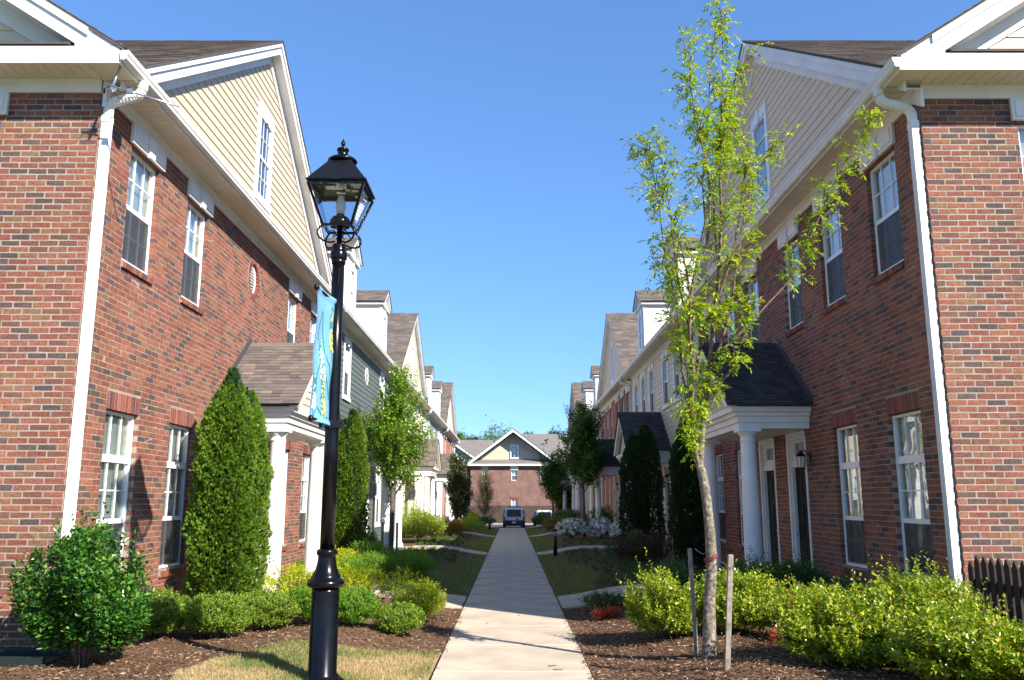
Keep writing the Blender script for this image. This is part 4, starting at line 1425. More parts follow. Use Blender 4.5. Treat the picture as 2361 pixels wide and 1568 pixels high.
# ------------------------------------------------------------------ houses
near_brick_house(-1)
near_brick_house(1)
siding_house(-1, 21.16, 33.16, M['siding_green'], 'grey-green sided townhouse with white dormers on the left row', [23.85, 30.4], vent=27.1, dorm=[24.0, 30.35], single=True, seed=100)
siding_house(1, 21.16, 33.16, M['siding_tan'], 'tan sided townhouse with six upper windows, next to the near right brick house', [22.2, 24.0, 25.85, 28.45, 30.25, 32.0], dorm=[24.0, 30.35], single=True, seed=120)
siding_house(-1, 33.2, 45.2, M['siding_cream'], 'cream sided townhouse with a gable, third house on the left row', [34.9, 36.7, 41.6, 43.4], gab=M['siding_cream'], seed=140)
brick_far_house(1, 33.2, 45.2, 'red brick townhouse with a tan gable, third house on the right row', [34.35, 36.15, 37.95, 40.45, 42.25, 44.05], M['siding_tan'], 160)
siding_house(-1, 45.24, 57.14, M['siding_blue'], 'blue-grey sided townhouse with small dormers, fourth house on the left row', [46.3, 47.9, 54.5, 56.1], vent=51.2, dorm=[48.1, 54.4], seed=180)
siding_house(1, 45.24, 57.14, M['siding_cream'], 'cream sided townhouse with small dormers, fourth house on the right row', [46.3, 48.1, 49.9, 52.5, 54.3, 56.1], dorm=[48.1, 54.4], seed=200)
brick_far_house(-1, 57.18, 69.2, 'farthest house of the left row, orange-red brick under a cream gable', [58.6, 60.4, 66.0, 67.8], M['siding_cream'], 220)
brick_far_house(1, 57.18, 69.2, 'farthest house of the right row, dark brick under a small gable', [58.6, 60.4, 62.0, 64.4, 66.0, 67.8], M['siding_tan'], 240)

# ------------------------------------------------------------------ foliage tools
def unit(a):
    return a / np.maximum(np.linalg.norm(a, axis=-1, keepdims=True), 1e-9)

def leaves_mesh(name, P, D, Sv, L, Wd, mat, fold=.25, wide=.45):
    """folded rhombic leaves: P base points, D directions, Sv side vectors, L lengths, Wd half widths"""
    L = np.broadcast_to(L, (len(P),))[:, None]; Wd = np.broadcast_to(Wd, (len(P),))[:, None]
    D = unit(D); S = unit(np.cross(D, Sv)); U = np.cross(S, D)
    m = P + D * L * wide
    V = np.stack([P, m + S * Wd + U * Wd * fold, P + D * L - U * L * .06, m - S * Wd + U * Wd * fold], 1)
    return np_mesh(name, V, [(0, 1, 2), (0, 2, 3)], 3, mat)

def rdirs(n, r, zmin=-1.0):
    z = r.uniform(zmin, 1, n); a = r.uniform(0, 2 * math.pi, n); q = np.sqrt(1 - z * z)
    return np.stack([q * np.cos(a), q * np.sin(a), z], 1)

def twig_leaves(P, D, r, k, tl, ll, lw, up=.3, spread=.9, jit=.15):
    """k leaves along each twig P + D*tl"""
    n = len(P)
    t = (np.arange(k) + .5) / k
    D = unit(D)
    side = unit(np.cross(D, rdirs(n, r)))
    side2 = np.cross(D, side)
    tl = np.broadcast_to(tl, (n,))
    pts, dirs, ups, Ls = [], [], [], []
    for i in range(k):
        a = i * 2.4 + r.uniform(-.4, .4, n)
        rad = side * np.cos(a)[:, None] + side2 * np.sin(a)[:, None]
        p = P + D * (tl * t[i])[:, None] + r.normal(0, jit * .1, (n, 3)) * tl[:, None]
        d = D * (1.15 - spread + .5 * t[i]) + rad * spread + np.array([0, 0, up]) * .5 + r.normal(0, .15, (n, 3))
        pts.append(p); dirs.append(unit(d)); ups.append(unit(np.array([0, 0, 1.0]) + r.normal(0, .45, (n, 3))))
        Ls.append(ll * r.uniform(.7, 1.25, n) * (1.0 - .25 * t[i]))
    P2, D2, U2, L2 = map(np.concatenate, (pts, dirs, ups, Ls))
    return P2, D2, U2, L2, L2 * (lw / ll) * r.uniform(.8, 1.2, len(L2))

def shrub(name, label, cat, c, rad, mat, n_twig, k=7, tl=.12, ll=.04, lw=.011, seed=1, group=None, lump=.25, flat=.5, spiky=0.0, second=None, stems=True, floor=True, up=.3, fold=.25, rough=1.0):
    """bush of leafy twigs; c base centre (z = ground), rad (x, y, height)"""
    r = np.random.default_rng(seed)
    z0 = bed_h(c[0], c[1]) if len(c) == 2 else c[2]
    root = thing(name, label, cat, (c[0], c[1], z0), group)
    ax, ay, hh = rad
    d = rdirs(n_twig, r, -.8)
    lumps = rdirs(9, r, -.2); amp = r.uniform(-.5, 1, 9) * lump
    m = 1 + sum(a * np.maximum(0, (d @ l)) ** 6 for a, l in zip(amp, lumps))
    fine = rdirs(26, r, -.3)
    m += (.45 * rough) * (np.max(d @ fine.T, axis=1) - .86)
    ph = r.uniform(0, 6.28, 6)
    hole = np.sin(5.3 * d[:, 0] + ph[0]) * np.sin(4.7 * d[:, 1] + ph[1]) + np.sin(6.1 * d[:, 2] + 4 * d[:, 0] + ph[2]) * .8 + .35 * np.sin(13 * d[:, 1] + ph[3]) * np.sin(12 * d[:, 2] + ph[4])
    m = np.where(hole < -.55, m * (1 - .22 * rough), m)
    shell = r.uniform(0, 1, n_twig) ** .40
    shell = .30 + .70 * shell
    zc = hh * flat
    P = np.stack([d[:, 0] * ax * m * shell, d[:, 1] * ay * m * shell, zc + d[:, 2] * np.where(d[:, 2] > 0, (hh - zc), zc) * m * shell], 1)
    P[:, 2] = np.where(P[:, 2] < .05, r.uniform(.02, .16, n_twig) * hh, P[:, 2])
    P = P * 1.0
    out = unit(P - np.array([0, 0, zc * .4]))
    D = unit(out + np.array([0, 0, .55]) + r.normal(0, .35, (n_twig, 3)))
    T = tl * r.uniform(.6, 1.35, n_twig)
    if spiky:
        sh = (r.uniform(0, 1, n_twig) < .10 + .05 * spiky) & (d[:, 2] > -.05) & (shell > .8)
        T = np.where(sh, T * (1.4 + 1.1 * spiky * r.uniform(.2, 1, n_twig)), T)
        D = np.where(sh[:, None], unit(D + np.array([0, 0, .9])), D)
        P = np.where(sh[:, None], P + D * (T * .55)[:, None], P)
    P0 = P - D * (T * .7)[:, None] + np.array([c[0], c[1], z0])
    A = twig_leaves(P0, D, r, k, T, ll, lw, up=up)
    if second is not None:
        m2, frac = second
        pick = r.uniform(0, 1, len(A[0])) < frac
        pick &= (A[0][:, 2] - z0) > 0
        B = [a[pick] for a in A]; A = [a[~pick] for a in A]
        if pick.any(): stuff(link('leaves', leaves_mesh('leaves', *B[:3], B[3], B[4], m2), root))
    stuff(link('foliage', leaves_mesh('foliage', A[0], A[1], A[2], A[3], A[4], mat, fold), root))
    if stems:
        s = MB()
        for i in range(9):
            a = 2 * math.pi * i / 9 + r.uniform(-.3, .3)
            q = .55 + .3 * r.uniform()
            s.tube([(c[0] + .04 * math.cos(a), c[1] + .04 * math.sin(a), z0 - .03), (c[0] + ax * .4 * q * math.cos(a), c[1] + ay * .4 * q * math.sin(a), z0 + hh * .4),
                    (c[0] + ax * q * math.cos(a), c[1] + ay * q * math.sin(a), z0 + hh * .78)], [.012, .008, .003], 4)
        s.build('stem', M['bark_dark'], root)
    return root

def arborvitae(label, c, h, w, peaks, mat, n, seed, group, sz=.05):
    r = np.random.default_rng(seed)
    z0 = bed_h(*c)
    root = thing('arborvitae', label, 'tree', (c[0], c[1], z0), group)
    allP, allD = [], []
    for (dx, dy, ph, pw, frac) in peaks:
        m = int(n * frac)
        t = r.uniform(0, 1, m) ** .85
        a = r.uniform(0, 2 * math.pi, m)
        prof = np.where(t < .12, .72 + t / .12 * .2, np.where(t < .5, .92 + .08 * np.sin((t - .12) / .38 * math.pi), .93 * (1 - ((t - .5) / .5) ** 2.7)))
        lump = 1 + .10 * np.sin(a * 3 + t * 17 + seed) + .09 * np.sin(a * 5 - t * 31) + .07 * np.sin(a * 9 + t * 60) + .05 * np.sin(a * 17 - t * 110) + .06 * np.maximum(0, np.sin(a * 7 + t * 43)) ** 4 - .12 * np.maximum(0, np.sin(a * 2 + t * 23 + seed)) ** 8
        depth = 1 - .30 * r.uniform(0, 1, m) ** 2.6 + .13 * (r.uniform(0, 1, m) < .035) * r.uniform(.3, 1, m)
        rr = w / 2 * pw * prof * lump * depth + .01
        P = np.stack([c[0] + dx * (1 - 0 * t) + rr * np.cos(a), c[1] + dy + rr * np.sin(a), z0 + .05 + t * (h * ph - .05)], 1)
        out = np.stack([np.cos(a), np.sin(a), np.full(m, .75) + t], 1)
        allP.append(P); allD.append(unit(out + r.normal(0, .28, (m, 3))))
    P = np.concatenate(allP); D = np.concatenate(allD)
    n = len(P)
    # flat fan sprays made of narrow blades
    pv, dv, uv, lv = [], [], [], []
    fan = unit(np.cross(D, rdirs(n, r)))
    for k in range(-2, 3):
        d = unit(D + fan * (k * .33) + r.normal(0, .08, (n, 3)))
        pv.append(P); dv.append(d); uv.append(unit(np.cross(D, fan))); lv.append(sz * (1 - .12 * abs(k)) * r.uniform(.7, 1.3, n))
    P2, D2, U2, L2 = map(np.concatenate, (pv, dv, uv, lv))
    stuff(link('foliage', leaves_mesh('foliage', P2, D2, U2, L2, L2 * .17, mat, .1, .55), root))
    s = MB()
    for (dx, dy, ph, pw, frac) in peaks:
        s.tube([(c[0] + dx * .3, c[1] + dy * .3, z0 - .05), (c[0] + dx, c[1] + dy, z0 + h * .3), (c[0] + dx, c[1] + dy, z0 + h * ph * .9)], [.05, .04, .008], 6)
    s.build('trunk', M['bark_dark'], root)
    # dark inner blades: the shade at the heart of the crown put into colour
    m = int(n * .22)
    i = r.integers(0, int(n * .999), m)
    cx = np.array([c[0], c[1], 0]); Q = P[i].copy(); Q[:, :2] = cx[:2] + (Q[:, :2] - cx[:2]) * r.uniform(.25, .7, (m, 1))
    stuff(link('inner_shade_spray', leaves_mesh('inner_shade_spray', Q, D[i], rdirs(m, r), .12, .03, M['lf_arbshade'], .1), root))
    return root

def broad_tree(name, label, c, h, crown_r, crown_z, trunk_r, bark, mat, n_twig, ll, seed, group=None, z0=None, top_taper=1.0, stakes=False, k=7, limbs=12, lw=.35):
    """young street tree: trunk, upright limbs and leafy twigs in an uneven crown"""
    r = np.random.default_rng(seed)
    z0 = bed_h(*c) if z0 is None else z0
    root = thing(name, label, 'tree', (c[0], c[1], z0), group)
    tz = z0 + crown_z * .92
    tr = MB()
    lean = r.uniform(-.04, .04, 2) * h * .3
    top = (c[0] + lean[0], c[1] + lean[1], z0 + h * .93)
    tr.tube([(c[0], c[1], z0 - .05), (c[0] + .01, c[1], z0 + .3), (c[0] + lean[0] * .3, c[1] + lean[1] * .3, tz), (c[0] + lean[0] * .7, c[1] + lean[1] * .7, z0 + (crown_z + h) / 2), top],
            [trunk_r * 1.25, trunk_r, trunk_r * .85, trunk_r * .45, .004], 9)
    br = MB()
    P, D = [], []
    for i in range(limbs):
        f = (i + .5) / limbs
        a = i * 2.4 + r.uniform(-.4, .4)
        zb = tz + (h - crown_z) * f * .62
        reach = crown_r * (1.0 - .45 * f * top_taper) * r.uniform(.75, 1.1)
        zt = min(zb + (h - crown_z) * r.uniform(.28, .5), z0 + h)
        b0 = Vector((c[0] + lean[0] * f * .6, c[1] + lean[1] * f * .6, zb))
        b1 = b0 + Vector((math.cos(a) * reach * .55, math.sin(a) * reach * .55, (zt - zb) * .45))
        b2 = b0 + Vector((math.cos(a) * reach, math.sin(a) * reach, (zt - zb)))
        q = trunk_r * .42 * (1 - .5 * f)
        br.tube([b0, b0.lerp(b1, .5) + Vector((0, 0, -.03)), b1, b2], [q, q * .8, q * .6, .003], 5)
        n = n_twig // limbs
        t = r.uniform(.15, 1.05, n)
        B0, B1, B2 = map(np.array, (b0, b1, b2))
        base = np.where(t[:, None] < .5, B0 + (B1 - B0) * (t[:, None] * 2), B1 + (B2 - B1) * (t[:, None] * 2 - 1))
        sp = crown_r * .30
        P.append(base + r.normal(0, 1, (n, 3)) * sp * np.array([.55, .55, .45]))
        D.append(unit(base - np.array([c[0], c[1], zb - .6]) + r.normal(0, .6, (n, 3))))
    n = n_twig // 5
    t = r.uniform(.1, 1, n)
    P.append(np.stack([c[0] + lean[0] + r.normal(0, crown_r * .22, n) * (1.1 - t), c[1] + lean[1] + r.normal(0, crown_r * .22, n) * (1.1 - t), z0 + crown_z + (h - crown_z) * t], 1))
    D.append(unit(rdirs(n, r) + np.array([0, 0, .6])))
    P = np.concatenate(P); D = np.concatenate(D)
    P[:, 2] = np.minimum(P[:, 2], z0 + h)
    A = twig_leaves(P, D, r, k, ll * 3.2, ll, ll * lw, up=-.1, spread=.8)
    tr.build('trunk', M[bark], root)
    br.build('branches', M[bark], root)
    # fine twigs
    sel = r.integers(0, len(P), min(len(P), 260))
    tw = MB()
    for i in sel:
        p = P[i]
        tw.tube([tuple(p - D[i] * ll * 3), tuple(p + D[i] * ll * 3)], [.005, .002], 3)
    stuff(tw.build('twigs', M[bark], root))
    stuff(link('crown', leaves_mesh('crown', A[0], A[1], A[2], A[3], A[4], mat), root))
    return root

def stake(c, h, lean, label, r0=.019):
    z0 = bed_h(*c)
    root = thing('tree_stake', label, 'stake', (c[0], c[1], z0), 'wooden stakes beside young trees')
    m = MB()
    def sq(z, e=0):
        x, y = c[0] + lean[0] * z / h, c[1] + lean[1] * z / h
        q = r0 - e
        return [(x - q, y - q, z0 + z), (x + q, y - q, z0 + z), (x + q, y + q, z0 + z), (x - q, y + q, z0 + z)]
    m.hexa(sq(-.1) + sq(h - .006)); m.hexa(sq(h - .006) + sq(h, .006))
    m.build('post', M['stake'], root)
    w = MB()
    for k in range(3):
        z = h * .87 + k * .01
        q = sq(z, -.003)
        w.tube(q + [q[0]], .0022, 4)
    w.build('wire_loop', M['wire'], root)
    return root

# ------------------------------------------------------------------ street lamp and banner
lx, ly = -1.68, 7.92
zb = bed_h(lx, ly)
lamp = thing('street_lamp', 'tall glossy black lantern lamp post on the near left lawn', 'street lamp', (lx, ly, zb))
m = MB()
m.lathe([(.20, zb - .02), (.20, zb + .03), (.150, zb + .07), (.125, zb + .10), (.122, .90), (.120, .935)], lx, ly, 36)
m.lathe([(.120, .935), (.150, .94), (.168, .965), (.168, .985), (.150, 1.01), (.132, 1.02), (.130, 1.035), (.118, 1.05), (.098, 1.10), (.085, 1.15), (.079, 1.20), (.079, 1.215), (.088, 1.22), (.094, 1.235), (.094, 1.255), (.086, 1.27), (.066, 1.275)], lx, ly, 36)
m.build('base', M['black'], lamp)
m = MB(); m.lathe([(.066, 1.275), (.064, 2.2), (.061, 3.0), (.058, 3.95)], lx, ly, 28); m.build('pole', M['black'], lamp)
m = MB(); m.lathe([(.058, 3.95), (.066, 3.955), (.068, 3.985), (.062, 3.99), (.075, 4.0), (.079, 4.01), (.079, 4.075), (.070, 4.085), (.068, 4.09), (.068, 4.14), (.060, 4.15), (.026, 4.152), (.026, 4.31)], lx, ly, 28)
for a in range(4):
    an = a * math.pi / 2 + .8
    m.tube([(lx + .078 * math.cos(an), ly + .078 * math.sin(an), 4.05), (lx + .09 * math.cos(an), ly + .09 * math.sin(an), 4.05)], .008, 6)
m.build('collar', M['black'], lamp)
for sx in (-1, 1):
    for sy in (-1, 1):
        m = MB()
        ctl = [(.135, 4.300), (.160, 4.278), (.176, 4.245), (.176, 4.208), (.160, 4.175), (.130, 4.155), (.095, 4.150), (.062, 4.156), (.040, 4.172)]
        pts = [(lx + sx * d, ly + sy * d, zz) for d, zz in ctl]
        m.tube(pts, .0098, 8)
        cu = [(lx + sx * (.055 + .03 * math.cos(a)), ly + sy * (.055 + .03 * math.cos(a)), 4.245 + .03 * math.sin(a)) for a in [i * .7 for i in range(7)]]
        m.tube(cu, .006, 6)
        m.build('scroll', M['black'], lamp)
zc0, zc1, hb, ht = 4.30, 4.715, .140, .265
cage = MB()
def ringbox(mb, h, z, w, t):
    mb.box(lx - h, lx + h, ly - h, ly - h + w, z, z + t); mb.box(lx - h, lx + h, ly + h - w, ly + h, z, z + t)
    mb.box(lx - h, lx - h + w, ly - h + w, ly + h - w, z, z + t); mb.box(lx + h - w, lx + h, ly - h + w, ly + h - w, z, z + t)
ringbox(cage, hb + .006, zc0, .024, .022)
ringbox(cage, ht + .004, zc1 - .030, .030, .03)
for sx in (-1, 1):
    for sy in (-1, 1):
        x0, y0, x1, y1 = lx + sx * hb, ly + sy * hb, lx + sx * ht, ly + sy * ht
        q = .013
        cage.hexa([(x0 - q, y0 - q, zc0 + .02), (x0 + q, y0 - q, zc0 + .02), (x0 + q, y0 + q, zc0 + .02), (x0 - q, y0 + q, zc0 + .02),
                   (x1 - q, y1 - q, zc1 - .03), (x1 + q, y1 - q, zc1 - .03), (x1 + q, y1 + q, zc1 - .03), (x1 - q, y1 + q, zc1 - .03)])
cg = cage.build('lantern_frame', M['black'], lamp)
e0, e1 = hb - .016, ht - .022
for dx, dy in ((0, -1), (1, 0), (0, 1), (-1, 0)):
    g = MB()
    def P(t, h, z, o):
        a = h * t
        return (lx + dx * (h + o) + dy * a, ly + dy * (h + o) - dx * a, z)
    g.hexa([P(-1, e0, zc0 + .022, 0), P(1, e0, zc0 + .022, 0), P(1, e1, zc1 - .031, 0), P(-1, e1, zc1 - .031, 0),
            P(-1, e0, zc0 + .022, .003), P(1, e0, zc0 + .022, .003), P(1, e1, zc1 - .031, .003), P(-1, e1, zc1 - .031, .003)])
    g.build('pane', M['lamp_glass'], cg)
m = MB()
h1 = .285
m.hexa([(lx - h1, ly - h1, zc1), (lx + h1, ly - h1, zc1), (lx + h1, ly + h1, zc1), (lx - h1, ly + h1, zc1),
        (lx - h1 - .004, ly - h1 - .004, zc1 + .014), (lx + h1 + .004, ly - h1 - .004, zc1 + .014), (lx + h1 + .004, ly + h1 + .004, zc1 + .014), (lx - h1 - .004, ly + h1 + .004, zc1 + .014)])
m.hexa([(lx - h1 + .006, ly - h1 + .006, zc1 + .014), (lx + h1 - .006, ly - h1 + .006, zc1 + .014), (lx + h1 - .006, ly + h1 - .006, zc1 + .014), (lx - h1 + .006, ly + h1 - .006, zc1 + .014),
        (lx - .105, ly - .105, 4.985), (lx + .105, ly - .105, 4.985), (lx + .105, ly + .105, 4.985), (lx - .105, ly + .105, 4.985)])
m.box(lx - .045, lx + .045, ly - h1 - .012, ly - h1 + .002, zc1 - .006, zc1 + .022)
m.build('lantern_roof', M['black_matte'], lamp)
m = MB()
m.lathe([(.10, 4.986), (.135, 4.990), (.145, 5.0), (.146, 5.012), (.130, 5.028), (.095, 5.042), (.062, 5.052), (.052, 5.062), (.050, 5.11), (.058, 5.116), (.062, 5.126), (.055, 5.140), (.028, 5.150), (.011, 5.153), (.009, 5.165),
         (.014, 5.17), (.021, 5.185), (.023, 5.20), (.018, 5.205), (.024, 5.209), (.014, 5.215), (.007, 5.235), (.002, 5.25)], lx, ly, 28)
m.build('finial', M['black'], lamp)
m = MB(); m.lathe([(.05, 4.31), (.092, 4.325), (.104, 4.36), (.098, 4.395), (.075, 4.425), (.042, 4.44), (.040, 4.455)], lx, ly, 24)
bu = m.build('burner', M['black'], lamp)
m = MB(); m.lathe([(.034, 4.456), (.042, 4.49), (.049, 4.53), (.046, 4.57), (.034, 4.615), (.030, 4.645)], lx, ly, 20); m.build('lamp_chimney', M['lamp_white'], bu)
m = MB()
for i in range(14):
    a, b = R.uniform(-.2, .2), R.uniform(-.2, .2); q = R.uniform(.02, .05)
    m.box(lx + a - q, lx + a + q, ly + b - q, ly + b + q, zc1 - .012 - R.uniform(0, .012), zc1 - .0005 - .0002 * i)
m.build('reflector', M['antenna'], lamp)
m = MB()
m.box(lx - .105, lx + .085, ly - .085, ly + .085, 2.365, 2.44)
m.build('banner_clamp', M['black_matte'], lamp)
m = MB(); m.tube([(lx - .02, ly - .05, 3.565), (lx - .045, ly - .64, 3.56)], .014, 8); m.lathe([(.001, 3.53), (.022, 3.54), (.026, 3.56), (.022, 3.58), (.001, 3.59)], lx - .046, ly - .655, 10)
m.build('banner_arm', M['black_matte'], lamp)
m = MB(); m.tube([(lx - .02, ly - .05, 2.415), (lx - .045, ly - .64, 2.40)], .014, 8); m.lathe([(.001, 2.37), (.022, 2.38), (.026, 2.40), (.022, 2.42), (.001, 2.43)], lx - .046, ly - .655, 10)
m.tube([(lx + .08, ly - .02, 2.41), (lx + .115, ly - .02, 2.415)], .006, 6)
m.build('banner_arm', M['black_matte'], lamp)

ban = thing('banner', 'blue banner with painted white and yellow flower spikes hanging from the lamp post', 'banner', (lx, ly, 2.4))
def bx(a, z):
    """cloth surface: a 0 at the post .. 1 at the arm's tip"""
    return lx - .02 - .028 * a + .012 * math.sin(a * 5 + z * 2.4) + .006 * math.sin(z * 11 + a * 3)
def by(a): return ly - .075 - .555 * a
m = MB(); m.smooth = True
na, nz = 14, 46
zt, zbm = 3.582, 2.385
V = {}
for side in (0, 1):
    for i in range(na + 1):
        for j in range(nz + 1):
            z = zbm + (zt - zbm) * j / nz
            a = i / na
            V[side, i, j] = len(m.v); m.v.append((bx(a, z) + (.003 if side else 0) + (.016 if (j < 2 or j > nz - 2) else 0) * (1 if side else -1), by(a), z))
for side in (0, 1):
    for i in range(na):
        for j in range(nz):
            m.f.append((V[side, i, j], V[side, i + 1, j], V[side, i + 1, j + 1], V[side, i, j + 1])); m.m.append(0); m.sm.append(True)
for j in range(nz):
    for i in (0, na):
        m.f.append((V[0, i, j], V[1, i, j], V[1, i, j + 1], V[0, i, j + 1])); m.m.append(0); m.sm.append(False)
for i in range(na):
    for j in (0, nz):
        m.f.append((V[0, i, j], V[1, i, j], V[1, i + 1, j], V[0, i + 1, j])); m.m.append(0); m.sm.append(False)
m.build('cloth', M['banner'], ban)
pr = random.Random(3)
for sd in (1, -1):
    fl = MB()
    off = .0065 if sd > 0 else -.0035
    lay = [0]
    def pt(a, z, o): return (bx(a, z) + off + sd * o, by(a), z)
    def blob(a, z, ra, rz, mat, ang=0):
        fl.mat = mat; lay[0] += 1
        pts = []
        for k in range(7):
            t = 2 * math.pi * k / 7
            u, v = ra * math.cos(t), rz * math.sin(t)
            pts.append(pt(a + (u * math.cos(ang) - v * math.sin(ang)) / .555, z + u * math.sin(ang) + v * math.cos(ang), .0006 + .000004 * lay[0]))
        fl.face(pts)
    def ribbon(pts, w):
        fl.mat = 2; lay[0] += 1
        for (a0, z0), (a1, z1) in zip(pts[:-1], pts[1:]):
            dx, dz = (a1 - a0) * .555, z1 - z0
            L = math.hypot(dx, dz) or 1
            nx, nz_ = -dz / L * w / .555, dx / L * w
            o = .0004 + .000004 * lay[0]
            fl.face([pt(a0 - nx, z0 - nz_, o), pt(a1 - nx, z1 - nz_, o), pt(a1 + nx, z1 + nz_, o), pt(a0 + nx, z0 + nz_, o)])
    def arc(a0, z0, a1, z1, bend, n=12):
        return [(a0 + (a1 - a0) * t + bend * math.sin(t * math.pi), z0 + (z1 - z0) * t) for t in [k / n for k in range(n + 1)]]
    def spike(a, z0, z1, mat, w=.05, lean=0.0):
        n = int((z1 - z0) / .018)
        ribbon(arc(a, z0 - .12, a + lean, z1, .03), .005)
        for k in range(n):
            t = k / n
            ww = w * (1 - t) ** .7 + .006
            for q in range(3):
                aa = a + lean * t + (q - 1) * ww / .555 * .9 + pr.uniform(-.015, .015)
                if pr.random() < .18 + .5 * t: blob(aa, z0 + (z1 - z0) * t + pr.uniform(-.01, .01), .010, .012, 2, pr.uniform(-1, 1))
                else: blob(aa, z0 + (z1 - z0) * t + pr.uniform(-.01, .01), .021 * (1 - .5 * t), .016 * (1 - .4 * t), mat, pr.uniform(-1, 1))
    spike(.12, 3.08, 3.50, 1, .035, .02)
    spike(.52, 2.78, 3.14, 0, .045, .10)
    spike(.86, 2.50, 2.80, 0, .035, .05)
    spike(.42, 2.44, 2.86, 1, .05, .10)
    ribbon(arc(.74, 3.12, .60, 3.40, .06), .007); ribbon(arc(.60, 3.40, .42, 3.02, .0), .006)
    ribbon(arc(.80, 2.66, .62, 2.92, .08), .008); ribbon(arc(.62, 2.92, .10, 2.62, -.05), .007)
    ribbon(arc(.12, 2.62, .20, 2.92, -.06), .008); ribbon(arc(.20, 2.92, .36, 3.02, .05), .006)
    ribbon(arc(.82, 2.40, .70, 2.52, .06), .007); ribbon(arc(.70, 2.52, .36, 2.40, .0), .007); ribbon(arc(.14, 2.42, .3, 2.50, .05), .008)
    fl.build('flower_print', [M['ink_white'], M['ink_yellow'], M['ink_green']], ban)

# ------------------------------------------------------------------ antenna at the near left eave
ax_, ay_ = -4.36, 8.70
ant = thing('tv_antenna', 'aluminium antenna bracketed under the eave corner of the near left house', 'antenna', (ax_, ay_, 6.4))
m = MB(); m.tube([(-4.36, 8.72, 6.52), (-4.475, 8.72, 6.08)], .013, 8)
m.build('mast', M['antenna'], ant)
m = MB(); m.tube([(-4.50, 8.66, 6.23), (-3.68, 8.72, 5.985)], .009, 8); bm = m.build('boom', M['antenna'], ant)
d = Vector((.88, .02, -.26)).normalized()
for i, f in enumerate((0.05, .16, .33, .42, .55, .68, .80, .95)):
    c = Vector((-4.50, 8.66, 6.23)) + d * (.85 * f)
    L = .11 - .006 * i
    m = MB(); m.tube([c + Vector((0, -L, .004)), c + Vector((0, L, .004))], .0035, 5)
    m.build('element', M['antenna'], ant)
m = MB(); c = Vector((-4.50, 8.66, 6.23)) + d * .30; m.box(c.x - .03, c.x + .03, c.y - .02, c.y + .02, c.z - .03, c.z + .02); m.box(c.x - .225, c.x - .185, 8.665, 8.725, 6.165, 6.225)
m.build('clamp', M['antenna'], ant)
m = MB(); m.tube([(-4.42, 8.72, 6.16), (-4.36, 8.74, 6.09), (-4.22, 8.74, 6.11), (-4.05, 8.72, 6.09), (-3.95, 8.72, 6.07)], .004, 5); m.build('cable', M['black_matte'], ant)
m = MB(); m.box(-4.41, -4.33, 8.60, 8.76, 6.50, 6.52); m.build('bracket', M['ink_yellow'], ant)

# ------------------------------------------------------------------ wall lanterns beside the doors
def wall_lantern(s, t, label):
    xf = fac(s)
    p = xf((0, t, 2.38))
    o = thing('wall_lantern', label, 'wall lamp', p, 'lanterns beside the front doors')
    m = MB(xf); m.box(.013, .03, t - .05, t + .05, 2.30, 2.46); m.tube([(.03, t, 2.42), (.08, t, 2.50), (.13, t, 2.47)], .01, 6); m.build('back_plate', M['black_matte'], o)
    c = xf((.14, t, 0))
    m = MB(); m.lathe([(.085, 2.40), (.06, 2.44), (.02, 2.47), (.008, 2.50)], c[0], c[1], 6, False)
    m.lathe([(.055, 2.20), (.06, 2.215), (.05, 2.225)], c[0], c[1], 6, False)
    for k in range(6):
        a = k * math.pi / 3
        m.tube([(c[0] + .052 * math.cos(a), c[1] + .052 * math.sin(a), 2.22), (c[0] + .072 * math.cos(a), c[1] + .072 * math.sin(a), 2.40)], .005, 4)
    m.build('cage', M['black_matte'], o)
    m = MB(); m.lathe([(.042, 2.225), (.06, 2.398)], c[0], c[1], 6, False); m.build('lamp_glass', M['lamp_white'], o)
wall_lantern(1, 13.62, 'black lantern on the brick beside the door of the near right house')
wall_lantern(-1, 13.62, 'black lantern on the brick beside the door of the near left house')
for s, t, l in ((1, 25.55, 'black lantern on the tan siding by the second right door'), (-1, 25.55, 'black lantern on the green siding by the second left door'),
                (1, 37.6, 'black lantern on the brick of the third right house')):
    wall_lantern(s, t, l)

# ------------------------------------------------------------------ picket fence at the near right, tray at the near left
fen = thing('picket_fence', 'dark brown picket fence at the right edge, against the near right corner', 'fence', (4.72, 8.0, .15))
m = MB(); m.box(4.735, 4.77, 6.4, 9.06, .35, .43); m.box(4.735, 4.77, 6.4, 9.06, .85, .93); m.build('rail', M['fence'], fen)
for k in range(19):
    y = 9.0 - k * .132
    top = 1.155 + R.uniform(-.008, .008) - .05 * (k == 0)
    m = MB()
    w = .047
    dx = R.uniform(-.004, .004)
    for (yy0, yy1) in ((y - w, y + w),):
        m.hexa([(4.712 + dx, yy0, .17), (4.734, yy0, .17), (4.734, yy1, .17), (4.712 + dx, yy1, .17),
                (4.712, yy0, top - .07), (4.734, yy0, top - .07), (4.734, yy1, top - .07), (4.712, yy1, top - .07)])
        m.hexa([(4.712, yy0, top - .07), (4.734, yy0, top - .07), (4.734, yy1, top - .07), (4.712, yy1, top - .07),
                (4.712, y - .004, top), (4.734, y - .004, top), (4.734, y + .004, top), (4.712, y + .004, top)])
    m.build('picket', M['fence'], fen)
tray = thing('splash_tray', 'dark green plastic splash tray on the mulch below the near left corner', 'tray', (-4.8, 8.45, .2))
m = MB()
m.box(-5.4, -4.35, 8.30, 8.72, .19, .215); m.box(-5.4, -4.35, 8.27, 8.2995, .19, .28); m.box(-5.4, -4.35, 8.7205, 8.75, .19, .28)
m.build('trough', M['tray'], tray)

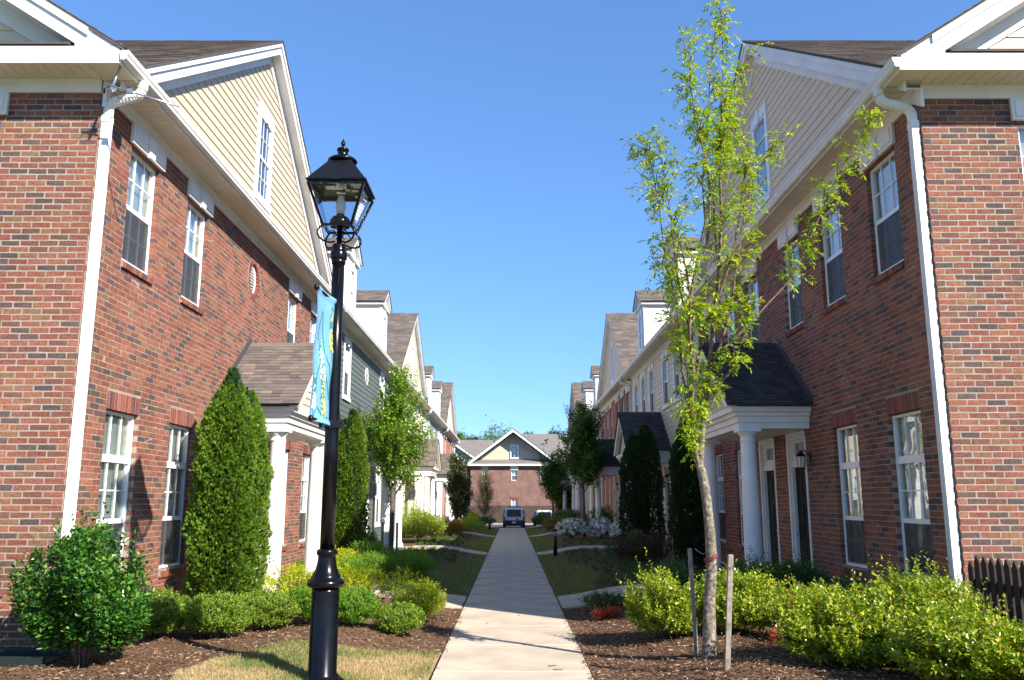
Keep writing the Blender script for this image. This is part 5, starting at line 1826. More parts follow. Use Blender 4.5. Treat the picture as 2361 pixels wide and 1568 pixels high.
# ------------------------------------------------------------------ path bollards, red post
def bollard(x, y, label):
    z0 = bed_h(x, y)
    o = thing('path_bollard', label, 'bollard light', (x, y, z0), 'black bollard lights beside the path')
    m = MB(); m.lathe([(.062, z0 - .02), (.062, z0 + .60)], x, y, 18); m.lathe([(.066, z0 + .74), (.068, z0 + .80), (.05, z0 + .815)], x, y, 18)
    for k in range(3): m.lathe([(.06, z0 + .625 + k * .036), (.064, z0 + .635 + k * .036)], x, y, 18)
    m.build('post', M['black_matte'], o)
    m = MB(); m.lathe([(.045, z0 + .601), (.045, z0 + .739)], x, y, 14); m.build('lamp_glass', M['lamp_white'], o)
bollard(1.34, 27.0, 'black bollard light on the right lawn beside the second entrance walk')
bollard(-1.3, 50.5, 'small far black bollard light on the left lawn')
rp = thing('marker_post', 'low red marker post between the path end and the second parked car', 'post', (2.3, 65.5, -.4))
m = MB(); m.lathe([(.11, -.45), (.11, .28), (.13, .29), (.13, .33), (.10, .36), (.06, .42)], 2.3, 65.5, 12); m.tube([(2.15, 65.5, .15), (2.45, 65.5, .15)], .05, 8); m.build('post', M['red_paint'], rp)

# ------------------------------------------------------------------ parked vehicles
def vehicle(label, x, y, z, w, h, L, suv=True):
    o = thing('parked_car', label, 'car', (x, y, z), 'cars in the parking court')
    hw = w / 2
    m = MB()                                        # local: rear at y, front at y+L
    def sec(yy, pts): return [(x + px, y + yy, z + pz) for px, pz in pts]
    belt = h * (.56 if suv else .62)
    prof = lambda top, tw, low: [(-hw * .96, low), (-hw, low + .12), (-hw, belt - .1), (-hw * .95, belt), (-tw, top - .08), (-tw * .85, top), (tw * .85, top), (tw, top - .08), (hw * .95, belt), (hw, belt - .1), (hw, low + .12), (hw * .96, low)]
    secs = [sec(.10, prof(h * .93, hw * .74, .45)), sec(.35, prof(h * .985, hw * .78, .32)), sec(L * .45, prof(h, hw * .78, .28)), sec(L * .62, prof(h * .96, hw * .76, .28)),
            sec(L * .74, prof(belt + .06, hw * .84, .3)), sec(L * .97, prof(belt - .06, hw * .8, .34)), sec(L, prof(belt - .25, hw * .74, .42))]
    n = 12
    b = m._add([p for s_ in secs for p in s_])
    fs = []
    for j in range(len(secs) - 1):
        for k in range(n): fs.append((b + j * n + k, b + j * n + (k + 1) % n, b + (j + 1) * n + (k + 1) % n, b + (j + 1) * n + k))
    fs.append(tuple(range(b, b + n))); fs.append(tuple(b + (len(secs) - 1) * n + k for k in range(n))[::-1])
    for q in fs: m.f.append(q); m.m.append(0); m.sm.append(False)
    body = m.build('body', M['car_silver'], o)
    g = MB()
    g.hexa([(x - hw * .66, y + .075, z + belt + .03), (x + hw * .66, y + .075, z + belt + .03), (x + hw * .66, y + .13, z + belt + .03), (x - hw * .66, y + .13, z + belt + .03),
            (x - hw * .60, y + .085, z + h * .90), (x + hw * .60, y + .085, z + h * .90), (x + hw * .60, y + .14, z + h * .90), (x - hw * .60, y + .14, z + h * .90)])
    g.build('rear_window', M['car_glass'], o)
    for sg in (-1, 1):
        g = MB()
        a, c = sorted((x + sg * hw * .80, x + sg * hw * .955))
        g.box(a, c, y + .3, y + L * .68, z + belt + .02, z + h * .88)
        g.build('side_window', M['car_glass'], o)
        g = MB(); a, c = sorted((x + sg * hw * .82, x + sg * hw * 1.0)); g.box(a, c, y + .04, y + .3, z + belt - .36, z + belt + .02); g.build('tail_light', M['red_light'], o)
        g = MB(); a, c = sorted((x + sg * hw * .98, x + sg * (hw + .2))); g.box(a, c, y + L * .62, y + L * .66, z + belt, z + belt + .17); g.build('wing_mirror', M['car_silver'], o)
        for yy in (.85, L - .85):
            g = MB(lambda p: (p[2], p[0], p[1]))
            g.lathe([(.30, x + sg * hw * .78), (.37, x + sg * hw * .80), (.37, x + sg * hw * 1.0), (.30, x + sg * hw * 1.02)], y + yy, z + .36, 20)
            wh = g.build('wheel', M['rubber'], o)
            g = MB(lambda p: (p[2], p[0], p[1])); g.lathe([(.05, x + sg * hw * 1.025), (.2, x + sg * hw * 1.03)], y + yy, z + .36, 16); g.build('hub', M['antenna'], wh)
    g = MB(); g.box(x - hw * 1.0, x + hw * 1.0, y - .04, y + .16, z + .38, z + .38 + (.34 if suv else .26)); g.box(x - hw * .95, x + hw * .95, y + .1, y + L * .96, z + .24, z + .42); g.build('bumper', M['plastic'], o)
    g = MB(); g.box(x - .16, x + .16, y - .055, y - .041, z + .47, z + .63); g.build('licence_plate', M['plate'], o)
    g = MB(); g.box(x + .15, x + .42, y + .045, y + .06, z + belt - .22, z + belt - .14); g.build('badge', M['plastic'], o)
    if suv:
        g = MB()
        for sg in (-1, 1): g.tube([(x + sg * hw * .62, y + .5, z + h + .05), (x + sg * hw * .62, y + L * .55, z + h + .06)], .025, 6)
        for yy in (.6, 1.2, 1.9): g.tube([(x - hw * .62, y + yy, z + h + .06), (x + hw * .62, y + yy, z + h + .06)], .02, 6)
        g.box(x - hw * .62, x + hw * .62, y + .45, y + .52, z + h + .005, z + h + .07)
        g.build('roof_rack', M['plastic'], o)
vehicle('silver-blue off-road car parked rear-on at the end of the path', .17, 73.5, -.62, 1.86, 1.78, 4.4, True)
vehicle('lower silver-blue car half hidden behind the red post', 2.95, 78.5, -.62, 1.8, 1.50, 4.4, False)

# ------------------------------------------------------------------ far buildings across the parking court
fh = thing('brick_apartment_house', 'wide brick house with a beige front gable, closing the view behind the parked cars', 'house', (0, 96, -.6))
def fbox(a, b, c, d, e, f, name, mat, par=fh):
    m = MB(); m.box(a, b, c, d, e, f); return m.build(name, mat, par)
m = MB(lambda p: (p[1], 92 - p[0], p[2]))
fwh = [(-3.24, -2.63, 3.73, 5.28), (-.07, .55, 3.87, 4.95), (-.07, .62, .40, 1.95), (3.05, 3.65, 3.73, 5.28)]
slab_with_holes(m, -.25, 0, -4.45, 4.55, -.7, 5.5, fwh)
m.build('brick_wall', M['far_brick'], fh)
for (a, b, c, d) in fwh:
    g = MB(); g.box(a, b, 92.1, 92.14, c, c + .06); g.box(a, b, 92.1, 92.14, d - .06, d); g.box(a, a + .06, 92.1, 92.14, c + .06, d - .06); g.box(b - .06, b, 92.1, 92.14, c + .06, d - .06)
    g.box(a + .06, b - .06, 92.101, 92.13, (c + d) / 2 - .03, (c + d) / 2 + .03); g.box((a + b) / 2 - .015, (a + b) / 2 + .015, 92.102, 92.128, (c + d) / 2 + .03, d - .06)
    w = g.build('window', M['frame'], fh)
    fbox(a + .02, b - .02, 92.15, 92.16, c + .02, d - .02, 'pane', M['glass'], w)
    fbox(a + .02, b - .02, 92.24, 92.25, c + (d - c) * .45, d - .02, 'blind', M['blind'], w)
    fbox(a - .2, b + .2, 92.9, 92.92, c - .2, d + .2, 'room', M['dark'], w)
    if c > 3: fbox(a - .12, b + .12, 91.93, 91.998, d + .02, 5.49, 'lintel', M['white'], fh)
    else: fbox(a - .12, b + .12, 91.96, 91.998, d + .02, d + .25, 'lintel', M['brick_red'], fh)
fbox(2.95, 4.2, 91.97, 91.998, -.2, 2.0, 'bricked_panel', M['far_brick'])
fbox(-4.45, 4.55, 92.25, 104, -.7, 5.5, 'side_wall', M['far_brick'])
fbox(-4.75, 4.95, 91.55, 91.7, 5.42, 5.62, 'eave_board', M['white'])
fbox(-4.7, 4.9, 91.7, 91.99, 5.50, 5.52, 'soffit', M['soffit'])
m = MB(); m.hexa([(-4.7, 91.55, 5.63), (4.9, 91.55, 5.63), (4.9, 92.95, 6.10), (-4.7, 92.95, 6.10), (-4.7, 91.55, 5.68), (4.9, 91.55, 5.68), (4.9, 92.95, 6.16), (-4.7, 92.95, 6.16)])
m.build('pent_roof', M['far_roof'], fh)
gx = .12
ze, za = 5.62, 9.36
out = []
z = 5.9
while z < za - .6:
    zt = z + .19
    for a, b in subtract((gx - 5, gx + 5), [(-.14, .66)] if 6.2 < z + .1 < 7.75 else []):
        q = lambda zz: ((za - .38 - zz) / .745)
        a0, b0, a1, b1 = max(a, gx - q(z)), min(b, gx + q(z)), max(a, gx - q(zt)), min(b, gx + q(zt))
        if b0 - a0 < .05: continue
        if b1 < a1: a1 = b1 = (a1 + b1) / 2
        out.append([(a0, 92.9, z), (b0, 92.9, z), (b0, 93.1, z), (a0, 93.1, z), (a1, 92.93, zt), (b1, 92.93, zt), (b1, 93.1, zt), (a1, 93.1, zt)])
    z += .185
hexa_mesh('siding', np.array(out), M['siding_far'], fh)
m = MB(lambda p: (p[1], 92 - p[0], p[2]))
for sg in (-1, 1):
    hf_ = 5.0
    m.hexa([(.15, gx + sg * hf_, ze), (.45, gx + sg * hf_, ze), (.45, gx, za), (.15, gx, za), (.15, gx + sg * hf_, ze + .06), (.45, gx + sg * hf_, ze + .06), (.45, gx, za + .06), (.15, gx, za + .06)])
    m.hexa([(.2, gx + sg * hf_, ze - .3), (.46, gx + sg * hf_, ze - .3), (.46, gx, za - .32), (.2, gx, za - .32), (.2, gx + sg * hf_, ze), (.46, gx + sg * hf_, ze), (.46, gx, za - .001), (.2, gx, za - .001)])
m.build('rake_trim', M['white'], fh)
g = MB(); g.box(-.22, -.07, 92.800, 92.880, 6.2, 7.75); g.box(.59, .74, 92.800, 92.880, 6.2, 7.75); g.box(-.07, .59, 92.800, 92.880, 7.55, 7.76); g.box(-.07, .59, 92.800, 92.880, 6.2, 6.36)
g.box(-.07, .59, 92.830, 92.870, 6.93, 6.99); g.box(.24, .28, 92.835, 92.865, 6.36, 7.55); g.box(-.07, .24, 92.836, 92.864, 7.24, 7.27); g.box(.28, .59, 92.836, 92.864, 7.24, 7.27)
w = g.build('window', M['frame'], fh); fbox(-.06, .58, 92.890, 92.900, 6.3, 7.6, 'pane', M['glass'], w); fbox(-.1, .62, 93.300, 93.320, 6.2, 7.7, 'room', M['dark'], w)
m = MB()
for sg in (-1, 1):
    m.hexa([(gx + sg * 5.0, 91.5, ze), (gx, 91.5, za), (gx, 104, za), (gx + sg * 5.0, 104, ze), (gx + sg * 5.0, 91.5, ze + .08), (gx, 91.5, za + .08), (gx, 104, za + .08), (gx + sg * 5.0, 104, ze + .08)])
# long body to the right
m.hexa([(4.0, 92.9, 5.9), (30, 92.9, 5.9), (30, 99.5, 9.35), (.2, 99.5, 9.35), (4.0, 92.9, 5.98), (30, 92.9, 5.98), (30, 99.5, 9.43), (.2, 99.5, 9.43)])
m.build('roof', M['far_roof'], fh)
fbox(4.55, 30, 93.6, 106, -.7, 6.0, 'right_wall', M['far_brick'])
fbox(4.9, 30, 92.85, 93.0, 5.7, 5.9, 'eave_board', M['white'])
m = MB(); m.tube([(3.9, 96.5, 8.05), (3.9, 96.5, 8.5)], .06, 6); m.tube([(3.7, 96.4, 8.45), (4.1, 96.6, 8.6)], .08, 6); m.build('roof_vent', M['black_matte'], fh)
fw = thing('brick_wing', 'brick wing with grey gable and roof, left behind the far brick house', 'house', (-12, 97, -.6))
ORG[0] = Vector((-12, 97, -.6))
m = MB(); m.box(-24, -4.0, 96, 106, -.7, 5.9); m.build('brick_wall', M['far_brick'], fw)
m = MB(); m.hexa([(-24, 95.5, 5.7), (-2.2, 95.5, 5.7), (-2.2, 101, 8.75), (-24, 101, 8.75), (-24, 95.5, 5.8), (-2.2, 95.5, 5.8), (-2.2, 101, 8.85), (-24, 101, 8.85)])
for sg in (-1, 1):
    m.hexa([(-7.0 + sg * 3.75, 93.6, 5.85), (-7.0, 93.6, 8.45), (-7.0, 101, 8.45), (-7.0 + sg * 3.75, 101, 5.85), (-7.0 + sg * 3.75, 93.6, 5.95), (-7.0, 93.6, 8.55), (-7.0, 101, 8.55), (-7.0 + sg * 3.75, 101, 5.95)])
m.build('roof', M['far_roof'], fw)
m = MB(lambda p: (p[1], 94 - p[0], p[2])); m.prism([(-10.4, 5.9), (-3.6, 5.9), (-7.0, 8.3)], -.2, 0); m.build('gable_wall', M['siding_blue'], fw)
m = MB(); m.box(-10.4, -3.55, 94.2, 96, -.7, 5.9); m.build('brick_front', M['far_brick'], fw)
m = MB(lambda p: (p[1], 94 - p[0], p[2]))
for sg in (-1, 1):
    m.hexa([(.05, -7.0 + sg * 3.75, 5.62), (.42, -7.0 + sg * 3.75, 5.62), (.42, -7.0, 8.2), (.05, -7.0, 8.2), (.05, -7.0 + sg * 3.75, 5.84), (.42, -7.0 + sg * 3.75, 5.84), (.42, -7.0, 8.44), (.05, -7.0, 8.44)])
m.box(.05, .42, -10.7, -3.3, 5.45, 5.61)
m.build('rake_trim', M['white'], fw)
ff = thing('board_fence', 'brown board fence behind the parked silver car', 'fence', (0, 88.6, -.6))
m = MB()
for k in range(75):
    xx = -4.6 + k * .15
    m.box(xx, xx + .138, 88.6, 88.62 + .004 * (k % 3), -.62, 1.24 + R.uniform(-.02, .02))
stuff(m.build('boards', M['fence_far'], ff))

# ------------------------------------------------------------------ trees
def branch_tree():
    r = np.random.default_rng(21)
    z0 = .17
    root = thing('young_street_tree', 'tall young tree with pale mottled trunk and fresh yellow-green leaves, staked in the right bed', 'tree', (1.98, 8.97, z0))
    BR_ = [
        ('trunk', [(1.98, 8.97, 0.17), (2.01, 8.97, 0.64), (2.05, 8.97, 1.11), (2.04, 8.97, 1.5), (2.01, 8.97, 1.86), (1.98, 8.97, 2.04)], 0.068, 0.05),
        ('A', [(1.98, 8.97, 2.04), (2.01, 8.98, 2.4), (2.07, 8.99, 2.77), (2.15, 9.0, 3.34), (2.26, 9.01, 4.06), (2.33, 9.01, 4.81), (2.35, 9.02, 5.59), (2.43, 9.03, 6.39), (2.46, 9.04, 7.16), (2.44, 9.05, 7.41)], 0.046, 0.006),
        ('B', [(1.97, 8.97, 1.99), (1.91, 8.93, 2.31), (1.88, 8.9, 2.62), (1.92, 8.86, 2.94), (1.89, 8.82, 3.49), (1.95, 8.79, 4.05), (2.1, 8.75, 4.43), (2.14, 8.71, 5.1), (2.04, 8.67, 5.69), (1.96, 8.64, 6.28), (2.02, 8.6, 6.73)], 0.034, 0.005),
        ('C', [(1.88, 8.9, 2.6), (1.82, 8.97, 3.09), (1.8, 9.03, 3.82), (1.71, 9.1, 4.34), (1.67, 9.17, 4.97), (1.6, 9.23, 5.52), (1.54, 9.3, 5.81)], 0.018, 0.004),
        ('D', [(1.94, 8.95, 2.95), (1.9, 8.79, 3.77), (1.8, 8.62, 4.29), (1.63, 8.46, 4.72), (1.41, 8.3, 4.96)], 0.018, 0.004),
        ('E', [(2.11, 8.97, 3.05), (2.36, 9.04, 3.63), (2.51, 9.1, 4.34), (2.66, 9.17, 4.97), (2.85, 9.23, 5.52), (3.09, 9.3, 5.81)], 0.02, 0.004),
        ('F', [(2.23, 9.0, 3.82), (2.42, 8.83, 4.45), (2.5, 8.67, 5.08), (2.54, 8.5, 5.51)], 0.017, 0.004),
        ('G', [(2.13, 8.97, 3.19), (2.42, 8.94, 3.44), (2.76, 8.91, 3.79), (3.05, 8.88, 4.12), (3.31, 8.84, 4.65), (3.52, 8.81, 5.09), (3.73, 8.78, 5.48), (3.95, 8.75, 5.82)], 0.02, 0.004),
        ('H', [(2.27, 9.0, 4.21), (2.27, 9.09, 4.94), (2.37, 9.18, 5.76), (2.61, 9.26, 6.5), (2.92, 9.35, 7.06)], 0.017, 0.004),
        ('I', [(2.1, 8.75, 4.43), (2.09, 8.79, 5.13), (2.18, 8.82, 5.86), (2.26, 8.86, 6.56), (2.37, 8.9, 7.18)], 0.015, 0.004),
        ('J', [(1.9, 8.9, 3.51), (1.79, 8.86, 4.07), (1.74, 8.82, 4.65), (1.68, 8.79, 5.13), (1.59, 8.75, 5.67)], 0.015, 0.004),
        ('K', [(2.03, 8.97, 2.49), (2.17, 8.88, 2.85), (2.32, 8.79, 3.11), (2.45, 8.69, 3.46), (2.53, 8.6, 3.72)], 0.015, 0.004),
        ('L', [(1.88, 8.9, 2.62), (1.87, 9.03, 3.2), (1.81, 9.15, 3.56), (1.71, 9.28, 3.93), (1.67, 9.4, 4.42)], 0.012, 0.003),

    ]
    for nm, P, ra, rb in BR_:
        n = len(P)
        m = MB()
        rad = [ra + (rb - ra) * (i / (n - 1)) ** .8 for i in range(n)]
        pts = [Vector(p) for p in P]
        if nm == 'trunk': rad = [.078, .061, .054, .051, .049, .042]; pts[0].z -= .1
        if nm in 'AB': pts.insert(0, Vector((2.02, 8.97, 1.80))); rad.insert(0, .036); n += 1
        # smooth resample
        S, Q = [], []
        for i in range(n - 1):
            p0, p1, p2, p3 = pts[max(i - 1, 0)], pts[i], pts[i + 1], pts[min(i + 2, n - 1)]
            for k in range(5):
                t = k / 5
                S.append(.5 * ((2 * p1) + (-p0 + p2) * t + (2 * p0 - 5 * p1 + 4 * p2 - p3) * t * t + (-p0 + 3 * p1 - 3 * p2 + p3) * t ** 3))
                Q.append(rad[i] + (rad[i + 1] - rad[i]) * t)
        S.append(pts[-1]); Q.append(rad[-1])
        if nm != 'trunk':
            Q = [q * (.80 if (nm not in 'AB' or i > 6) else 1.0 - .033 * i) for i, q in enumerate(Q)]
        m.tube(S, Q, 14 if nm == 'trunk' else 7)
        m.build('trunk' if nm == 'trunk' else 'branch', M['bark_fork'], root)
    P_, D_ = [], []
    tw = MB()
    for nm, P, ra, rb in BR_:
        if nm == 'trunk': continue
        P = np.array(P)
        seg = np.linalg.norm(np.diff(P, axis=0), axis=1); cum = np.concatenate([[0], np.cumsum(seg)]); L = cum[-1]
        start = {'A': .12, 'B': .04, 'G': .36, 'K': .1}.get(nm, .18)
        dens = {'A': 15, 'G': 17}.get(nm, 13.5)
        ntw = int(L * (1 - start) * dens)
        for t in np.sort(r.uniform(start, 1.0, ntw)):
            s_ = t * L
            i = min(np.searchsorted(cum, s_, 'right') - 1, len(seg) - 1)
            f = (s_ - cum[i]) / seg[i]
            b = P[i] + (P[i + 1] - P[i]) * f
            ax = unit((P[i + 1] - P[i])[None])[0]
            side = unit(np.cross(ax, rdirs(1, r)[0])[None])[0]
            if nm == 'G':
                ln = r.uniform(.10, .26)
            else:
                ln = r.uniform(.16, .46) * (1 - .35 * t) * (.62 if b[2] < 3.9 else 1.0)
            d = unit((ax * .75 + side * .85 + np.array([0, 0, .12]))[None])[0]
            e = b + d * ln + np.array([0, 0, .03])
            tw.tube([tuple(b), tuple((b + e) / 2 + np.array([0, 0, .01])), tuple(e)], [.005, .0035, .0018], 4)
            kk = r.integers(4, 7)
            for q in range(kk):
                g = (q + .7) / kk
                P_.append(b + (e - b) * g); D_.append(unit((d * .5 + rdirs(1, r)[0] * .8 + np.array([0, 0, -.05]))[None])[0])
    # low tufts on the trunk fork
    for (x, y, z) in ((1.90, 8.93, 2.25), (1.88, 8.9, 2.42), (1.93, 8.95, 2.5), (1.86, 8.86, 2.32), (2.0, 9.0, 2.75), (1.9, 8.9, 2.85), (2.02, 8.95, 2.95), (1.82, 8.9, 2.7), (1.95, 8.85, 2.62), (2.08, 9.0, 2.9), (2.12, 8.95, 3.1), (1.86, 8.9, 3.0)):
        for q in range(12):
            P_.append(np.array([x, y, z]) + r.normal(0, .045, 3)); D_.append(unit((rdirs(1, r)[0] + np.array([0, 0, .1]))[None])[0])
    stuff(tw.build('twigs', M['bark_fork'], root))
    P_ = np.array(P_); D_ = np.array(D_)
    n = len(P_)
    # drooping compound leaves: seven leaflets on a rachis
    rl = r.uniform(.07, .13, n)
    side = unit(np.cross(D_, np.array([0, 0, 1.0]) + r.normal(0, .3, (n, 3))))
    pv, dv, uv, lv = [], [], [], []
    for q, (f, sg) in enumerate(((.25, 1), (.25, -1), (.55, 1), (.55, -1), (.85, 1), (.85, -1), (1.0, 0))):
        base = P_ + D_ * (rl * f)[:, None] + np.array([0, 0, -1.0]) * (rl * f * f * .5)[:, None]
        d = unit(D_ * .75 + side * sg * .75 + np.array([0, 0, -.45]) + r.normal(0, .14, (n, 3)))
        pv.append(base); dv.append(d); uv.append(unit(np.array([0, 0, 1.0]) + r.normal(0, .4, (n, 3)))); lv.append(r.uniform(.042, .072, n))
    P2, D2, U2, L2 = map(np.concatenate, (pv, dv, uv, lv))
    stuff(link('crown', leaves_mesh('crown', P2, D2, U2, L2, L2 * .185, M['lf_tree'], .3), root))
    # strap round the trunk
    m = MB()
    ring = [(2.045 + .066 * math.cos(a), 8.97 + .066 * math.sin(a), 1.13 + .03 * math.cos(a)) for a in [i * math.pi / 8 for i in range(17)]]
    for dz in (-.012, .0, .012): m.tube([(p[0], p[1], p[2] + dz) for p in ring], .008, 5)
    m.build('strap', M['strap'], root)
    m = MB()
    m.tube([(1.972, 8.99, 1.16), (1.93, 9.05, 1.19), (1.915, 9.12, 1.21)], .004, 4); m.tube([(2.11, 8.94, 1.10), (2.12, 8.7, 1.09), (2.10, 8.34, 1.03)], .004, 4)
    m.build('tie_wire', M['wire'], root)
branch_tree()
stake((1.90, 9.17), 1.07, (-.03, 0), 'upright grey wooden stake left of the young tree trunk')
stake((1.98, 8.22), 1.02, (.09, .04), 'leaning weathered wooden stake right of the young tree trunk', .023)

broad_tree('pear_tree', 'leafy young tree before the green house on the left row', (-3.47, 24.9), 5.3, .92, 1.6, .075, 'bark_dark', M['lf_pear'], 1800, .095, 31)
stake((-3.68, 24.7), .9, (0, 0), 'short dark stake left of the pear tree trunk', .03)
stake((-3.27, 24.7), .9, (0, 0), 'short dark stake right of the pear tree trunk', .03)
broad_tree('pear_tree', 'shaded young tree behind the white azaleas on the right', (3.1, 37.2), 5.6, .95, 1.9, .07, 'bark_dark', M['lf_pearshade'], 1500, .12, 32)
stake((2.95, 36.9), 1.2, (0, 0), 'pale stake left of the tree behind the white azaleas', .035)
stake((3.28, 37.0), 1.1, (0, 0), 'dark stake right of the tree behind the white azaleas', .03)
broad_tree('pear_tree', 'smaller dark tree right of the path end, before the far house', (2.75, 58.0), 4.6, 1.05, 1.4, .07, 'bark_dark', M['lf_pearshade'], 1100, .13, 33)
broad_tree('magnolia_tree', 'dark column-shaped magnolia at the far left of the path', (-2.95, 47.0), 3.75, .62, .3, .06, 'bark_dark', M['lf_magnolia'], 1100, .14, 34, limbs=16)
broad_tree('conifer', 'thin brownish conifer left of the parked silver car', (-1.9, 60.5), 3.7, .95, .3, .05, 'bark_dark', M['lf_needle'], 900, .13, 35, limbs=18, top_taper=1.8, lw=.12)
broad_tree('pear_tree', 'dark thicket tree by the last porch of the right row', (4.0, 63.5), 3.2, 1.0, .5, .07, 'bark_dark', M['lf_pearshade'], 700, .15, 36)

arborvitae('broad two-topped bright green arborvitae by the near left porch', (-3.96, 11.95), 3.28, 1.0, [(-.04, .05, 1.0, .84, .62), (.17, .30, .93, .60, .38)], M['lf_arb'], 30000, 41, 'arborvitae before the houses', .047)
arborvitae('narrow arborvitae behind the lamp post, left of the green house', (-4.15, 21.6), 3.75, .95, [(-.22, 0, .93, .62, .42), (.14, .1, 1.0, .72, .58)], M['lf_arb'], 14000, 42, 'arborvitae before the houses', .062)
arborvitae('dark two-topped arborvitae before the tan sided house', (3.68, 24.45), 3.6, 1.1, [(-.24, 0, .92, .62, .45), (.2, .1, 1.0, .7, .55)], M['lf_arbshade'], 13000, 43, 'arborvitae before the houses', .075)
arborvitae('dark single arborvitae between the right brick and tan houses', (4.1, 20.1), 3.45, .72, [(0, 0, 1.0, 1.0, 1.0)], M['lf_arbshade'], 10000, 44, 'arborvitae before the houses', .07)

# ------------------------------------------------------------------ shrubs, near left
shrub('camellia', 'large glossy dark green camellia at the lower left corner', 'shrub', (-4.0, 8.3), (.48, .46, 1.10), M['lf_camellia'], 2300, 8, .17, .070, .0200, 51, lump=.7, spiky=.4, flat=.45, rough=2.4)
shrub('camellia', 'glossy camellia cut by the left edge of the photo', 'shrub', (-5.78, 8.5), (.52, .4, 1.18), M['lf_camellia'], 1100, 8, .17, .05, .014, 52, lump=.5, spiky=.8, rough=2.0)
BX = 'low clipped boxwoods in the left bed'
shrub('boxwood', 'round boxwood ball carrying the lamp shadow', 'shrub', (-3.33, 9.95), (0.35, 0.33, 0.47), M['lf_box'], 3000, 7, .055, .026, .0085, 53, BX, lump=.18, rough=1.2)
shrub('boxwood', 'small boxwood tucked behind the big camellia', 'shrub', (-3.98, 9.95), (0.31, 0.28, 0.41), M['lf_box'], 2000, 7, .055, .026, .0085, 54, BX, lump=.18, rough=1.2)
shrub('boxwood', 'low boxwood against the brick behind the camellia', 'shrub', (-4.25, 10.75), (0.32, 0.26, 0.43), M['lf_box'], 1500, 7, .055, .026, .0085, 55, BX, lump=.18, rough=1.2)
shrub('boxwood', 'boxwood at the foot of the broad arborvitae', 'shrub', (-2.98, 10.65), (0.39, 0.32, 0.45), M['lf_box'], 2600, 7, .055, .026, .0085, 56, BX, lump=.18, rough=1.2)
shrub('boxwood', 'boxwood left of the lamp post base', 'shrub', (-2.42, 11.05), (0.43, 0.33, 0.47), M['lf_green2'], 2600, 7, .055, .026, .0085, 57, BX, lump=.18, rough=1.2)
shrub('boxwood', 'boxwood just right of the lamp post base', 'shrub', (-1.98, 11.0), (0.35, 0.30, 0.43), M['lf_green2'], 2400, 7, .055, .026, .0085, 58, BX, lump=.18, rough=1.2)
shrub('boxwood', 'rightmost boxwood of the bed, nearest the path', 'shrub', (-1.40, 11.1), (0.28, 0.26, 0.38), M['lf_box'], 2000, 7, .055, .026, .0085, 59, BX, lump=.18, rough=1.2)
GD = 'gold spireas in the left bed'
shrub('spirea', 'gold spirea before the porch column', 'shrub', (-3.05, 12.55), (0.55, 0.40, 0.55), M['lf_gold'], 1900, 7, .07, .030, .0095, 60, GD, lump=.4, rough=1.8)
shrub('spirea', 'gold spirea behind the lamp post', 'shrub', (-2.25, 12.5), (0.52, 0.40, 0.57), M['lf_gold'], 1800, 7, .07, .030, .0095, 61, GD, lump=.4, rough=1.8)
shrub('spirea', 'bright gold spirea at the corner of the entrance walk', 'shrub', (-1.30, 12.35), (0.36, 0.42, 0.57), M['lf_gold'], 1700, 7, .08, .032, .010, 62, GD, lump=.4, rough=1.8, second=(M['lf_green2'], .3))
shrub('spirea', 'feathery green shrub left of the entrance walk lawn', 'shrub', (-2.80, 16.95), (.52, .45, .50), M['lf_green2'], 1400, 8, .11, .035, .008, 63, lump=.4, rough=1.8, spiky=.5)
shrub('spirea', 'feathery green shrub nearer the path, beyond the entrance walk', 'shrub', (-1.98, 17.4), (.46, .45, .52), M['lf_green2'], 1400, 8, .11, .035, .008, 64, lump=.4, rough=1.8, spiky=.5)
shrub('spirea', 'green-tipped shrub farther back beside the narrow arborvitae', 'shrub', (-3.1, 19.2), (.6, .5, .55), M['lf_green2'], 1300, 8, .11, .04, .009, 65, lump=.4, rough=1.8)
shrub('spirea', 'gold shrub peeking right of the lamp post', 'shrub', (-3.45, 17.6), (0.42, 0.40, 0.52), M['lf_gold'], 900, 7, .08, .034, .010, 66, GD, lump=.4, rough=1.8)
shrub('dark_shrub', 'dark rounded shrub below the pear tree', 'shrub', (-4.05, 23.6), (.5, .5, .65), M['lf_dark'], 1200, 7, .12, .05, .014, 67)
shrub('dark_shrub', 'small shrub by the near left porch column', 'shrub', (-4.1, 17.3), (.25, .25, .35), M['lf_green2'], 500, 7, .08, .035, .01, 68)
shrub('loose_shrub', 'tall loose yellow-green shrub before the second left porch', 'shrub', (-3.55, 33.2), (.95, .9, 1.15), M['lf_hedge'], 1700, 8, .2, .06, .018, 69, lump=.4, spiky=.6)
shrub('boxwood', 'pale green hedge before the third left house', 'shrub', (-3.9, 36.5), (0.84, 0.79, 1.01), M['lf_green2'], 1300, 7, .15, .06, .018, 70)
shrub('spirea', 'orange-brown shrub at the left of the path', 'shrub', (-2.75, 38.6), (.78, .9, .72), M['lf_orange'], 1500, 8, .16, .055, .012, 71, lump=.3, spiky=.4)
shrub('dark_shrub', 'green mounded shrub right of the orange one', 'shrub', (-2.25, 43.5), (.95, 1.3, .62), M['lf_green2'], 1300, 8, .18, .06, .012, 72, lump=.2)
shrub('loose_shrub', 'small yellow-green shrub by the last left porch', 'shrub', (-2.7, 55.5), (.6, .6, .85), M['lf_gold'], 500, 7, .16, .08, .025, 73)
shrub('dark_shrub', 'dark low shrub at the far left end of the path', 'shrub', (-1.9, 56.5), (.9, .8, .55), M['lf_dark'], 600, 7, .16, .08, .022, 74)

